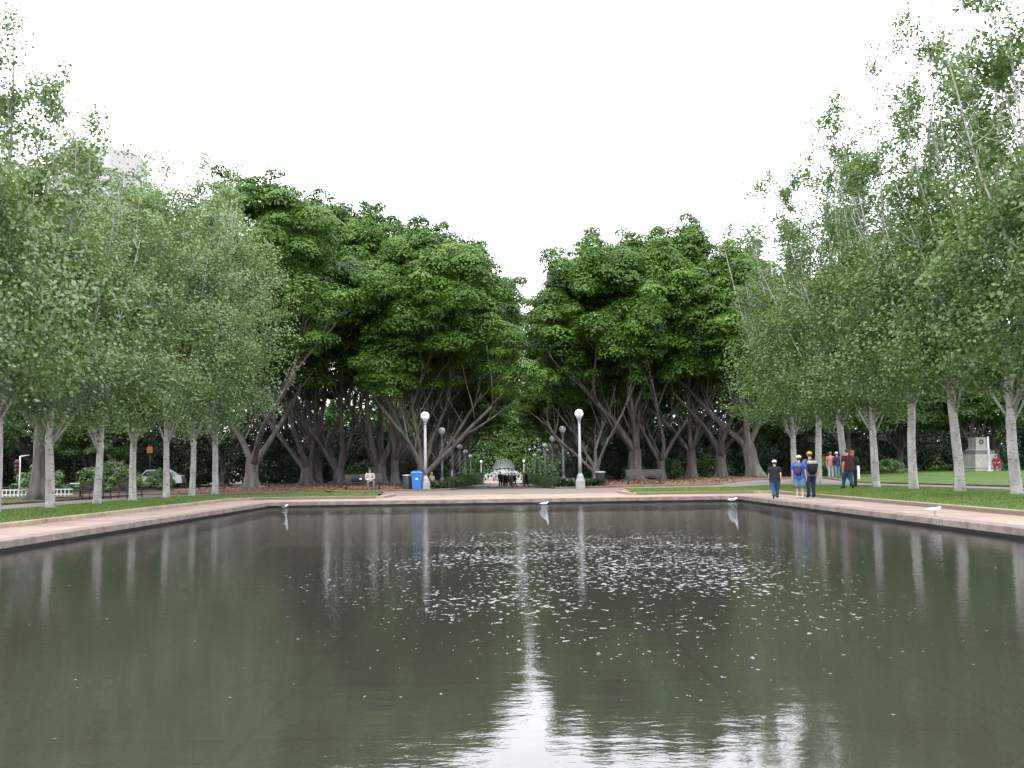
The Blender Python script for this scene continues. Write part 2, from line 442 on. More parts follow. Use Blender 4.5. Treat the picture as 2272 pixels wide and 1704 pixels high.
def kerb(name, pl, width, h, mat, base=-.15, step=.9):
    """real stepped kerb following a polyline (mitred), sitting on the terrain"""
    pl = np.array(pl, float); out = []
    for a, b in zip(pl[:-1], pl[1:]):
        k = max(1, int(np.linalg.norm(b - a) / step))
        for i in range(k): out.append(a + (b - a) * i / k)
    out.append(pl[-1]); P = np.array(out)
    T = np.gradient(P, axis=0); T /= np.linalg.norm(T, axis=1, keepdims=True); Nn = np.c_[-T[:, 1], T[:, 0]]
    L = P + Nn * width / 2; Rr = P - Nn * width / 2; z = gz(P[:, 0], P[:, 1])
    b = .012; mb = MB(); vs = []
    for i in range(len(P)):
        l, r, zz = L[i], Rr[i], z[i]; li = L[i] - Nn[i] * b; ri = Rr[i] + Nn[i] * b
        vs += [(l[0], l[1], zz + base), (l[0], l[1], zz + h - b), (li[0], li[1], zz + h), (ri[0], ri[1], zz + h), (r[0], r[1], zz + h - b), (r[0], r[1], zz + base)]
    fs = []
    for i in range(len(P) - 1):
        for j in range(5):
            a = i * 6 + j; fs.append((a, a + 6, a + 7, a + 1))
    n = len(P); fs.append(tuple(range(6))[::-1]); fs.append(tuple((n - 1) * 6 + k for k in range(6)))
    mb.add(vs, fs); o = mb.build(name, mat)
    bm = bmesh.new(); bm.from_mesh(o.data); bmesh.ops.recalc_face_normals(bm, faces=bm.faces); bm.to_mesh(o.data); bm.free()
    return tag(o, kind='structure')

gx = sorted(set([-1500, -700, -300, -150, -90] + list(range(-60, 61, 3)) + [90, 150, 300, 700, 1500] + [-8, -7, -5.5, -4.5, 4.5, 5.5, 7, 8, 12.2, 13, 14, 15.5, PX0 - .05, PX1 + .05]))
gy = sorted(set([-1500, -600, -200, -80, -30, -10] + list(range(0, 200, 4)) + [62, 63, 65, 105, 165, 230, 300, 400, 700, 1500] + [PY0 - .05, PY1 + .05]))
inpool = lambda x, y: PX0 - .06 < x < PX1 + .06 and PY0 - .06 < y < PY1 + .06
grid_sheet('ground', gx, gy, -.06, M['soil'], inpool)

# paving ring round the pool
KX0, KX1, KYF = -11.85, 12.0, 45.6                # faces of the lawn kerbs
cw = .45                                          # coping width
mb = MB()
def flat(x0, x1, y0, y1, z):
    nx = max(1, int((x1 - x0) / 2)); ny = max(1, int((y1 - y0) / 2)); vs = []; fs = []
    for j in range(ny + 1):
        for i in range(nx + 1):
            x = x0 + (x1 - x0) * i / nx; y = y0 + (y1 - y0) * j / ny; vs.append((x, y, z))
    for j in range(ny):
        for i in range(nx):
            a = j * (nx + 1) + i; fs.append((a, a + 1, a + nx + 2, a + nx + 1))
    mb.add(vs, fs)
flat(KX0 - .1, PX0 - cw, -8, PY1 + cw, 0); flat(PX1 + cw, KX1 + .1, -8, PY1 + cw, 0)
flat(KX0 - .1, KX1 + .1, PY1 + cw, KYF + .05, 0); flat(PX0 - cw, PX1 + cw, -8, PY0 - cw, 0)
flat(-5.5, 5.9, KYF + .05, 49.8, 0)
tag(mb.build('paving', M['pave']), kind='structure')
# coping stones: a stepped slab that overhangs the pool wall
mb = MB(); ct, cb = .012, -.14
mb.box(PX0 - cw, PX0, PY0, PY1, cb, ct, .012); mb.box(PX1, PX1 + cw, PY0, PY1, cb, ct, .012)
mb.box(PX0 - cw, PX1 + cw, PY1, PY1 + cw, cb, ct + .001, .012); mb.box(PX0 - cw, PX1 + cw, PY0 - cw, PY0, cb, ct + .001, .012)
tag(mb.build('pool_coping', M['coping']), kind='structure')
mb = MB(); iw = .10
for (x0, x1, y0, y1) in ((PX0 - .4, PX0 - iw, PY0 - .4, PY1 + .4), (PX1 + iw, PX1 + .4, PY0 - .4, PY1 + .4), (PX0 - iw, PX1 + iw, PY1 + iw, PY1 + .4), (PX0 - iw, PX1 + iw, PY0 - .4, PY0 - iw)):
    mb.box(x0, x1, y0, y1, -.75, cb - .003)
tag(mb.build('pool_wall', M['poolwall']), kind='structure')
mb = MB(); mb.box(PX0 - iw, PX1 + iw, PY0 - iw, PY1 + iw, -.75, -.60)
tag(mb.build('pool_floor', M['poolfloor']), kind='structure')
mb = MB(); mb.add([(PX0 - iw, PY0 - iw, WZ), (PX1 + iw, PY0 - iw, WZ), (PX1 + iw, PY1 + iw, WZ), (PX0 - iw, PY1 + iw, WZ)], [(0, 1, 2, 3)])
tag(mb.build('water', M['water']), kind='structure')

# lawns, paths, mulch
LB = [(-16.9, -8), (-17.3, 30), (-17.3, 37), (-16.6, 44), (-16.6, 52), (-15.5, 56.2)]          # back edge of left lawn strip
strip_sheet('lawn', [(KX0 - .28, -8), (KX0 - .28, 44), (KX0 - .28, 45.75)], [(-17.2, -8), (-17.2, 44), (-16.4, 52)], .085, M['grass'], 50, 8)
strip_sheet('lawn', [(KX0 - .27, 45.85), (-5.75, 45.9)], [(-16.3, 52.2), (-13.5, 56.3), (-6.6, 56.2)], .085, M['grass'], 40, 10)
strip_sheet('lawn', [(KX1 + .28, -8), (KX1 + .28, 45.75)], [(17.4, -8), (18.2, 20), (18.9, 35), (18.2, 45), (17.2, 49)], .085, M['grass'], 50, 10)
strip_sheet('lawn', [(KX1 + .27, 45.85), (6.0, 45.9)], [(17.1, 49.2), (15.0, 54), (12.5, 56.3), (6.6, 56.2)], .085, M['grass'], 40, 10)
def wave_line(xs, y, a=.0): return [(x, y) for x in xs]
# road/paths
strip_sheet('path', [(-5.4, 49.85), (5.8, 49.85)], [(-7.2, 56.3), (7.2, 56.3)], -.004, M['road'], 20, 6)
strip_sheet('path', [(-17, 56.3), (7.2, 56.3), (12.5, 56.4)], [(-21, 59.4), (-12, 59.6), (0, 61.6), (7, 61.9), (13.5, 62.5)], -.004, M['road'], 50, 6)
strip_sheet('road', [(-17.0, -8), (-17.1, 44), (-16.5, 52), (-15.8, 56.3)], [(-21.5, -8), (-21.0, 44), (-20.6, 55), (-21, 59.4)], .002, M['roadl'], 50, 6)
strip_sheet('road', [(17.2, -8), (18.7, 35), (18.0, 45), (15.0, 54), (12.5, 56.4)], [(22.3, -8), (22.3, 35), (21.6, 47), (20.6, 57), (21, 66), (18.8, 67.2), (13.5, 62.5)], .012, M['roadl'], 60, 10)
# second lawns and mulch
strip_sheet('lawn', [(22.5, -8), (22.5, 35), (21.8, 47), (20.8, 57), (21.2, 66), (21.5, 92)], [(90, -8), (90, 30), (90, 40), (90, 60), (90, 80), (90, 92)], .06, M['grass'], 60, 30)
strip_sheet('lawn', [(-21.7, -8), (-21.2, 44), (-20.9, 53)], [(-34, -8), (-34, 44), (-34, 53)], .06, M['grass'], 40, 12)
strip_sheet('mulch_bed', [(-21, 59.7), (-12, 59.9), (-4.6, 61.2)], [(-21, 100), (-12, 100), (-4.6, 100)], .07, M['mulch'], 30, 24)
strip_sheet('mulch_bed', [(4.6, 62.1), (7, 62.2), (13.5, 62.9), (18.6, 67.6), (20.8, 67.0)], [(4.6, 100), (9, 100), (14, 100), (18, 100), (21.3, 100)], .07, M['mulch'], 36, 24)
strip_sheet('mulch_bed', [(-21.2, 55.5), (-34, 53.2)], [(-21.2, 59.6), (-34, 66)], .05, M['mulch'], 12, 6)
strip_sheet('avenue_path', [(-3.1, 61.5), (-3.1, 190)], [(3.1, 61.5), (3.1, 190)], .0, M['road'], 80, 6)
strip_sheet('plaza', [(-26, 190.1), (-26, 275)], [(26, 190.1), (26, 275)], .0, M['road'], 20, 8)
strip_sheet('crossing_strip', [(-3.6, 116), (3.6, 116)], [(-3.6, 122), (3.6, 122)], .02, M['kerb'], 6, 3)
kerb('kerb', [(KX0 - .12, -8), (KX0 - .12, 44.9), (KX0 + .55, KYF + .12), (-5.7, KYF + .12), (-5.45, KYF + .3), (-5.3, 49.6), (-5.9, 50.2)], .24, .115, M['kerb'])
kerb('kerb', [(KX1 + .12, -8), (KX1 + .12, 44.9), (KX1 - .55, KYF + .12), (6.0, KYF + .12), (5.75, KYF + .3), (5.7, 49.6), (6.2, 50.2)], .24, .115, M['kerb'])
kerb('kerb', [(-5.9, 50.3), (-6.5, 56.25), (-13.5, 56.45), (-15.8, 54)], .10, .09, M['kerbdark'])
kerb('kerb', [(6.2, 50.3), (6.5, 56.25), (12.5, 56.45), (15.1, 54.1), (17.3, 49.1), (18.3, 45), (19, 35), (17.6, -8)], .10, .10, M['kerb'])
kerb('kerb', [(-20.9, 59.5), (-12, 59.75), (-4.6, 61.1), (-3.25, 61.6), (-3.25, 115)], .16, .10, M['kerbdark'])
kerb('kerb', [(3.25, 115), (3.25, 61.8), (4.6, 61.95), (7, 62.05), (13.5, 62.65), (18.8, 67.4), (21.1, 66.6)], .16, .10, M['kerbdark'])
kerb('kerb', [(22.4, -8), (22.4, 35), (21.7, 47), (20.7, 57), (21.1, 66), (21.4, 90)], .16, .10, M['kerbdark'])
kerb('kerb', [(-21.6, -8), (-21.1, 44), (-20.8, 55), (-20.95, 59.3)], .16, .10, M['kerbdark'])

rng = np.random.default_rng(7)
# grass blades on the strips one sees
def blades(name, regions, mat, n, hgt=.055):
    P = []
    tot = sum((r[1] - r[0]) * (r[3] - r[2]) for r in regions)
    for r in regions:
        k = int(n * (r[1] - r[0]) * (r[3] - r[2]) / tot)
        P.append(np.c_[rng.uniform(r[0], r[1], k), rng.uniform(r[2], r[3], k)])
    P = np.concatenate(P); z = gz(P[:, 0], P[:, 1]) + .08; k = len(P)
    a = rng.uniform(0, 2 * PI, k); wd = rng.uniform(.008, .016, k); h = hgt * rng.uniform(.5, 1.3, k)
    lean = rng.normal(0, .025, (k, 2)); V = np.empty((k, 3, 3))
    V[:, 0] = np.c_[P[:, 0] - wd * np.cos(a), P[:, 1] - wd * np.sin(a), z]; V[:, 1] = np.c_[P[:, 0] + wd * np.cos(a), P[:, 1] + wd * np.sin(a), z]
    V[:, 2] = np.c_[P[:, 0] + lean[:, 0], P[:, 1] + lean[:, 1], z + h]
    o = np_mesh(name, V.reshape(-1, 3), np.arange(k * 3).reshape(k, 3), mat, rnd=rng.uniform(0, 1, k))
    return tag(o, 'short mown green grass on the lawn strips beside the pool paving', 'grass', kind='stuff')
blades('grass', [(-16.6, -12.15, 26, 51), (12.3, 16.9, 24, 48), (-12, -6.5, 46, 55.8), (6.5, 12.3, 46, 55.8)], M['blade'], 90000)
# mulch chips
k = 14000; side = rng.choice([-1, 1], k); x = np.where(side < 0, rng.uniform(-20.8, -5, k), rng.uniform(5, 20.5, k)); y = rng.uniform(63, 84, k)
lim = np.where(x > 13.5, 63 + (x - 13.5) * .95, 62.6); y = np.maximum(y, lim + rng.uniform(0, 2, k)); lm = x < 0; y[lm] = rng.uniform(61.3, 84, lm.sum())
P = np.c_[x, y, gz(x, y) + .09]; V, F = leaf_quads(P, np.c_[rng.normal(0, .5, (k, 2)), np.ones(k)], rng.uniform(.06, .16, k), rng)
M['chip'] = leafmat('bark_chips', (.06, .03, .018), (.15, .075, .042), (.26, .15, .09), trans=0, rough=.8)
tag(np_mesh('bark_chips', V, F, M['chip'], rnd=rng.uniform(0, 1, k)), 'reddish brown bark chips scattered under the fig trees', 'mulch', kind='stuff')

# ------------------------------------------------------------------ trees
def grow_curve(rs, p, d, L, r0, r1, steps, wob, upb):
    pts = [Vector(p)]; d = Vector(d).normalized(); rad = [r0]
    for i in range(steps):
        d = d + Vector((rs.gauss(0, wob), rs.gauss(0, wob), rs.gauss(0, wob * .6) + upb)); d.normalize()
        pts.append(pts[-1] + d * (L / steps)); rad.append(r0 + (r1 - r0) * (i + 1) / steps)
    return pts, rad, d

ORD = ['nearest', 'second', 'third', 'fourth', 'fifth', 'sixth', 'seventh', 'eighth', 'ninth', 'tenth']
def make_poplar(seed, H, dense_top, Rmax, nleaf, mat, leaf=.13, trunk_r=.17):
    rs = random.Random(seed); rg = np.random.default_rng(seed)
    root = empty('poplar_tree'); mb = MB()
    fork = rs.uniform(2.7, 3.5)
    pts, rad, d = grow_curve(rs, (0, 0, -.15), (rs.gauss(0, .02), rs.gauss(0, .02), 1), fork + .15, trunk_r * 1.12, trunk_r * .85, 8, .015, .06)
    rad[0] = trunk_r * 1.45; rad[1] = trunk_r * 1.1
    mb.tube(pts, rad, 14, lobes=lambda i, a: 1 + .05 * math.sin(3 * a + seed) + .03 * math.sin(7 * a + i))
    top = pts[-1]; stems = []; L = H - fork
    sp, sr, _ = grow_curve(rs, top, (0, 0, 1), L * .97, trunk_r * .72, .012, 14, .035, .05); mb.tube([top - Vector((0, 0, .25))] + sp, [trunk_r * .85] + sr, 8); stems.append((sp, 1.0))
    ns = rs.randint(11, 14)
    for k in range(ns):
        a = 2 * PI * k / ns + rs.uniform(-.3, .3); til = rs.uniform(.15, .62)
        zf = rs.uniform(-.55, .35) if k < 7 else rs.uniform(.3, 3.5)
        if zf <= .0: st = Vector((0, 0, fork + zf))
        else:
            q = zf / L * 14; i = min(13, int(q)); st = sp[i]
        l = L * rs.uniform(.66, 1.0) * (1 - max(zf, 0) / L) * (1 - .45 * max(0, til - .3))
        d0 = Vector((math.cos(a) * math.sin(til), math.sin(a) * math.sin(til), math.cos(til)))
        # curve outward then up
        p2, r2, _ = grow_curve(rs, st, d0, l, trunk_r * rs.uniform(.22, .36), .008, 12, .03, .13)
        mb.tube(p2, r2, 6); stems.append((p2, l / L))
    C = []; W = []
    for sp_, sl_ in stems:
        n = len(sp_)
        for q in range(int(34 * sl_) + 6):
            t = rs.uniform(.10, 1) * (n - 1.001); i = int(t); p = sp_[i].lerp(sp_[i + 1], t - i)
            hz = p.z
            if hz < 3.6: continue
            up_part = hz > dense_top
            bl = rs.uniform(.5, 2.0) * (1 - .5 * hz / H) if not up_part else rs.uniform(.35, 1.2)
            a = rs.uniform(0, 2 * PI); el = rs.uniform(.2, .95)
            if hz < 6: el = rs.uniform(-.2, .8)
            dd = Vector((math.cos(a) * math.cos(el), math.sin(a) * math.cos(el), math.sin(el)))
            bp, brd, _ = grow_curve(rs, p, dd, bl, .014, .005, 3, .12, .10)
            mb.tube(bp, brd, 4)
            m_ = max(2, int(bl / .28))
            for s in range(m_):
                f = (s + 1) / m_ * 2.999; j = int(f); j = min(j, 2); c = bp[j].lerp(bp[j + 1], f - j)
                if math.hypot(c.x, c.y) > Rmax: continue
                C.append(c); W.append(.85 if up_part else 1.0)
        if n: C.append(sp_[-1]); W.append(.5)
    # filler twig clusters through the dense part of the crown
    for q in range(int(620 * (Rmax / 3.6) ** 2)):
        z = rs.uniform(3.7, dense_top); u = (z - 3.2) / (dense_top - 3.2)
        env = Rmax * 1.08 * (min(1, .42 + 2.6 * u) if u < .45 else 1.0 - 1.05 * (u - .45) ** 1.6)
        rr = env * math.sqrt(rs.uniform(.15, 1)); a = rs.uniform(0, 2 * PI)
        C.append(Vector((rr * math.cos(a), rr * math.sin(a), z + rs.gauss(0, .3)))); W.append(1.15)
    C = np.array([tuple(c) for c in C]); W = np.array(W)
    f1 = rg.uniform(1.1, 1.9, 3); q1 = rg.uniform(0, 6, 3); g = np.sin(C[:, 0] * f1[0] * 1.6 + q1[0] + C[:, 2] * .7) + np.sin(C[:, 1] * f1[1] * 1.6 + q1[1] - C[:, 2] * .9) + np.sin(C[:, 2] * f1[2] * 1.3 + q1[2] + C[:, 0])
    W = W * np.clip(.55 + .55 * g, .04, 1.6); pk = W / W.sum()
    idx = rg.choice(len(C), nleaf, p=pk); sg = np.where(C[idx][:, 2] > dense_top, .16, .22)[:, None]
    P = C[idx] + rg.normal(size=(nleaf, 3)) * sg
    Nn = rg.normal(size=(nleaf, 3)); Nn[:, 2] += .7; Nn[:, :2] += (P[:, :2] / (Rmax)) * .8
    clr = np.clip(.5 + .22 * g + rg.normal(0, .16, len(C)), 0, 1); rv = np.clip(.55 * clr[idx] + .45 * rg.uniform(0, 1, nleaf) , 0, 1)
    V, F = leaf_quads(P, Nn, leaf * rg.uniform(.7, 1.35, nleaf), rg, .75)
    mb.build('trunk', M['bark_w'], root)
    np_mesh('crown', V, F, mat, root, rnd=rv)
    return root

def clump_leaves(centers, radii, per, size, rg, flat=.8, up=.35, lower=-.35):
    n = len(centers); per_ = np.maximum(20, (per * (radii / radii.mean()) ** 2)).astype(int)
    idx = np.repeat(np.arange(n), per_); k = len(idx)
    D = rg.normal(size=(k, 3)); D /= np.linalg.norm(D, axis=1, keepdims=True)
    low = D[:, 2] < lower; D[low, 2] *= -1
    # lumpy radius per clump
    ph = rg.uniform(0, 6.28, (n, 3)); am = .16
    lump = 1 + am * .7 * (np.sin(4 * D[:, 0] + ph[idx, 0]) + np.sin(5 * D[:, 1] + ph[idx, 1]) + np.sin(5 * D[:, 2] + ph[idx, 2])) * .8
    rr = radii[idx] * lump * (1 - np.abs(rg.normal(0, .075, k)))
    P = centers[idx] + D * rr[:, None] * np.array([1, 1, flat])
    Nn = D + rg.normal(0, .27, (k, 3)); Nn[:, 2] += up
    clr = rg.uniform(0, 1, n); rv = np.clip(.5 * clr[idx] + .5 * rg.uniform(0, 1, k), 0, 1)
    V, F = leaf_quads(P, Nn, size * rg.uniform(.65, 1.3, k), rg, .6)
    return V, F, rv

def make_fig(seed, H, Rc, lean=(0, 0), fork=2.2, tr=.42, nclump=120, per=190, leaf=.25, mat=None, nl=4, low=.36, cmul=1.0, limbdet=True, off=(0, 0), extra=()):
    rs = random.Random(seed); rg = np.random.default_rng(seed + 99)
    root = empty('fig_tree'); mb = MB()
    ln = Vector((lean[0], lean[1], 0))
    pts, rad, d = grow_curve(rs, (0, 0, -.2), Vector((lean[0] * .3, lean[1] * .3, 1)), fork + .2, tr, tr * .8, 6, .03, .05)
    rad = [tr * 1.75, tr * 1.28, tr * 1.04, tr * .97, tr * .95, tr * .86, tr * .42]
    # buttressed foot
    ph = rs.uniform(0, 6); nlobe = rs.choice([4, 5, 6])
    def lob(i, a):
        k = max(0, 1 - i / 3.0); return 1 + (.22 * k + .05) * math.sin(nlobe * a + ph) + .06 * math.sin(9 * a + ph * 2 + i * .6)
    mb.tube(pts, rad, 22, lobes=lob)
    for q in range(nlobe + 1):        # surface roots
        a = (PI / 2 - ph) / nlobe + 2 * PI * q / nlobe + rs.uniform(-.15, .15); l = rs.uniform(.7, 1.5) * tr / .42
        dr = Vector((math.cos(a), math.sin(a), 0))
        mb.tube([dr * tr * .7 + Vector((0, 0, .5)), dr * tr * 1.35 + Vector((0, 0, .14)), dr * (tr * 1.4 + l * .5) + Vector((0, 0, .02)), dr * (tr * 1.4 + l) + Vector((0, 0, -.1))], [tr * .34, tr * .24, tr * .15, tr * .06], 7)
    tips = []; top = pts[-1]
    a0 = rs.uniform(0, 2 * PI); L1 = H * .40
    for k in range(nl):
        a = a0 + 2 * PI * k / nl + rs.uniform(-.35, .35); el = rs.uniform(R(48), R(74))
        d0 = Vector((math.cos(a) * math.cos(el), math.sin(a) * math.cos(el), math.sin(el))) + ln * .55
        st = top + Vector((0, 0, rs.uniform(-.95, -.45)))
        p1, r1, e1 = grow_curve(rs, st - d0.normalized() * .15, d0, L1 * rs.uniform(.8, 1.15), tr * rs.uniform(.40, .56), tr * .22, 9, .085, .02)
        r1[0] = max(r1[0], tr * .70); r1[1] = max(r1[1], tr * .52)
        mb.tube(p1, r1, 12, lobes=lambda i, a: 1 + .07 * math.sin(3 * a + i))
        for q in range(rs.choice([2, 3, 3])):
            i = rs.randint(4, 9); a2 = rs.uniform(0, 2 * PI)
            d1 = (e1 + Vector((math.cos(a2), math.sin(a2), rs.uniform(-.1, .5))) * .62 + ln * .12)
            p2, r2, e2 = grow_curve(rs, p1[i], d1, H * .27 * rs.uniform(.75, 1.2), r1[i] * .62, tr * .10, 7, .10, .05)
            mb.tube(p2, r2, 7)
            tips.append((p2[4], .7))
            for z in range(rs.choice([2, 3])):
                j = rs.randint(3, 7); a3 = rs.uniform(0, 2 * PI)
                d2 = e2 + Vector((math.cos(a3), math.sin(a3), rs.uniform(-.1, .5))) * .7
                p3, r3, e3 = grow_curve(rs, p2[j], d2, H * .16 * rs.uniform(.7, 1.2), r2[j] * .6, tr * .04, 5, .12, .05)
                mb.tube(p3, r3, 5); tips.append((p3[-1], 1)); tips.append((p3[3], .8))
        # thin pale side shoots
        for q in range(3 if limbdet else 0):
            i = rs.randint(2, 7); a3 = rs.uniform(0, 2 * PI)
            p3, r3, e3 = grow_curve(rs, p1[i], Vector((math.cos(a3) * .6, math.sin(a3) * .6, 1)), H * .2 * rs.uniform(.6, 1.2), tr * .15, tr * .04, 6, .09, .04)
            mb.tube(p3, r3, 5)
    C = []; Rr = []
    cx, cy = lean[0] * H * .16 + off[0], lean[1] * H * .16 + off[1]
    for t, s in tips:
        if t.z > H * .36: C.append((t.x, t.y, min(t.z, H - 1.2))); Rr.append(rs.uniform(.8, 1.25) * s)
    hc = H * (.5 + low / 2); vz = H * (1 - low) / 2 * .96
    for q in range(nclump):
        while True:
            D = rg.normal(size=3); D /= np.linalg.norm(D)
            if D[2] > -.85: break
        f = rs.uniform(.80, 1.04) if q % 4 else rs.uniform(.4, .8)
        sq = (abs(D[0]) ** 3 + abs(D[1]) ** 3 + abs(D[2]) ** 3) ** (-1 / 3) * .93
        f2 = f * (1 if D[2] < .2 else rs.uniform(.84, 1.03)); p = (cx + D[0] * Rc * f * sq, cy + D[1] * Rc * f * sq, hc + D[2] * vz * f2 * min(sq, 1.0))
        C.append(p); Rr.append(rs.uniform(.75, 1.5) * (1.05 if D[2] > .3 else .92))
    for q in range(11):                        # tufts standing proud of the crown
        a = rs.uniform(0, 2 * PI); f = Rc * rs.uniform(.1, .85); zt = hc + vz * math.sqrt(max(0, 1 - (f / Rc / 1.08) ** 2)) * .93; px_, py_ = cx + f * math.cos(a), cy + f * math.sin(a)
        hh = rs.uniform(.4, 2.1); r_ = rs.uniform(.65, 1.05)
        for e in range(3): C.append((px_ + rs.gauss(0, .2), py_ + rs.gauss(0, .2), zt + hh * e / 2)); Rr.append(r_ * (1 - .15 * e))
    for e in extra: C.append(e[:3]); Rr.append(e[3])
    C = np.array(C); Rr = np.array(Rr) * cmul
    # satellites give each clump smaller lobes
    S = []; SR = []
    for c, r in zip(C, Rr):
        for q in range(2):
            D = rg.normal(size=3); D /= np.linalg.norm(D); D[2] = abs(D[2]) * .35 - .1
            S.append(c + D * r * .82); SR.append(r * rs.uniform(.42, .6))
    C = np.concatenate([C, np.array(S)]); Rr = np.concatenate([Rr, np.array(SR)])
    V, F, rv = clump_leaves(C, Rr, per * .74, leaf * .80, rg, flat=.84, lower=-.2)
    mb.build('trunk', M['bark_f'], root); np_mesh('crown', V, F, mat or M['fig'], root, rnd=rv)
    return root
def place(o, x, y, rz=0, s=1.0, sz=None, z=None):
    o.location = (x, y, (G(x, y) if z is None else z)); o.rotation_euler = (0, 0, rz); o.scale = (s, s, sz or s); return o

# --- poplars, seven seen per side and two nearer ones whose crowns lean into the picture
lp = [make_poplar(11, 17.2, 9.8, 3.7, 36000, M['pop_l'], trunk_r=.148), make_poplar(12, 17.6, 10.4, 4.0, 36000, M['pop_l'], trunk_r=.148),
      make_poplar(13, 17.6, 14.2, 3.7, 42000, M['pop_l'], trunk_r=.142), make_poplar(14, 18.2, 14.6, 4.0, 42000, M['pop_l'], trunk_r=.142)]
rp = [make_poplar(21, 18.8, 10.2, 3.5, 36000, M['pop_r'], leaf=.125, trunk_r=.158), make_poplar(22, 18.4, 10.4, 3.8, 36000, M['pop_r'], leaf=.125, trunk_r=.158), make_poplar(23, 19.2, 10.4, 3.6, 36000, M['pop_r'], leaf=.125, trunk_r=.158)]
usedl = [False] * 4; usedr = [False] * 3
LY = [24.0, 28.1, 32.1, 36.0, 40.1, 44.0, 48.4, 52.3, 56.5]
LS = [1, 1.0, .98, .84, .82, .90, .96, 1.0, 1.06]
for i, y in enumerate(LY):
    v = (i % 2) + (0 if i < 4 else 2); o = lp[v] if not usedl[v] else copy_tree(lp[v]); usedl[v] = True
    place(o, -15.9, y, i * 1.9 + .4, 1.0, LS[i], z=G(-15.9, y) + .06)
    o.scale = ((1.12, 1.12, LS[i]) if i == 8 else (1.0, 1.0, LS[i]))
    tag(o, (f'silvery poplar in the left row, {ORD[min(8, 8 - i)]} counting back from the figs' if i < 8 else 'white-trunked silvery poplar at the far end of the left row, wide crown touching the figs'), 'tree', 'poplars in a row left of the pool')
RY = [23.5, 27.6, 31.5, 35.4, 39.4, 43.4, 47.3, 51.3, 55.5]
for i, y in enumerate(RY):
    v = (i + 1) % 3; o = rp[v] if not usedr[v] else copy_tree(rp[v]); usedr[v] = True
    place(o, 15.95, y, i * 2.3 + 1.1, 1.0, z=G(15.95, y) + .06); o.scale = (1, 1, .93 + .03 * math.sin(i * 2.1))
    tag(o, (f'sparse-topped poplar in the right row, {ORD[8 - i]} counting back from the figs' if i < 8 else 'sparse-topped poplar at the far end of the right row, beside the fig trees'), 'tree', 'poplars in a row right of the pool')

# --- front figs, each with its own shape
front = [ # x, y, H, R, lean, fork, tr, nl, label
 (-16.5, 67, 20.2, 4.8, (.08, -.05), 2.3, .52, 3, 'thick grey fig trunk forking low, just right of the last left poplar'),
 (-14.8, 77, 21.8, 4.6, (.1, 0), 1.8, .55, 4, 'dark leaning fig tree second from the left poplars, crooked trunk in shade'),
 (-14.2, 78, 20.6, 5.0, (-.1, 0), 2.6, .45, 3, 'fig tree with spreading buttress roots, third from the left poplars'),
 (-12.4, 77, 21.0, 5.6, (.1, 0), 1.6, .48, 4, 'fig tree with pale upright V-shaped trunk, left of the occupied bench'),
 (-9.3, 77, 20.4, 5.6, (-.15, 0), 1.9, .62, 4, 'broad fig tree right behind the person on the bench'),
 (-7.7, 73, 18.3, 4.6, (.1, -.1), 2.6, .34, 4, 'slender fig tree with pale root, left of the blue bin'),
 (-5.7, 69, 17.6, 4.6, (.45, .35), 1.6, .42, 5, 'fig tree behind the blue bin, long bare limbs reaching over the avenue'),
 (6.7, 73, 17.6, 4.6, (-.1, .25), 1.6, .34, 4, 'twisting double-stemmed fig tree beside the tall right lamp'),
 (9.9, 76, 19.0, 5.2, (-.15, 0), 2.8, .60, 4, 'big fig tree behind the empty right bench, limbs spread like a fan'),
 (12.0, 77, 18.2, 4.8, (.1, 0), 2.2, .36, 4, 'thin fig tree at the right end of the empty bench'),
 (14.5, 78, 20.0, 4.6, (.0, 0), 2.8, .42, 4, 'fig tree with wide surface roots in the red mulch, topped by a tall tuft'),
 (16.6, 77, 17.2, 4.8, (-.1, 0), 2.4, .46, 4, 'shaded fig tree left of the broad one nearest the right poplars'),
 (18.6, 75, 17.2, 4.8, (-.3, 0), 3.0, .62, 4, 'broad pale fig tree nearest the right poplars, one limb arching left'),
]
figs = []
for i, (x, y, H, Rc, lean, fk, tr, nl, lab) in enumerate(front):
    o = make_fig(100 + i, H - (1.0 if x > 0 else .3), Rc, lean, fk, tr * .84, 112, 190, .25, nl=nl, low=(.46 if i in (5, 6, 7, 8) else .37), cmul=1.08, off=((.9, 0) if i == 7 else (0, 0)), extra=([(-2.9, 0, 16.6, .9), (-2.5, .2, 15.6, 1.0), (-2.2, 0, 14.4, 1.1), (-3.2, 0, 16.2, .7)] if i == 7 else []))
    place(o, x, y, 0); tag(o, lab, 'tree', 'fig trees at the mouth of the avenue'); figs.append(o)
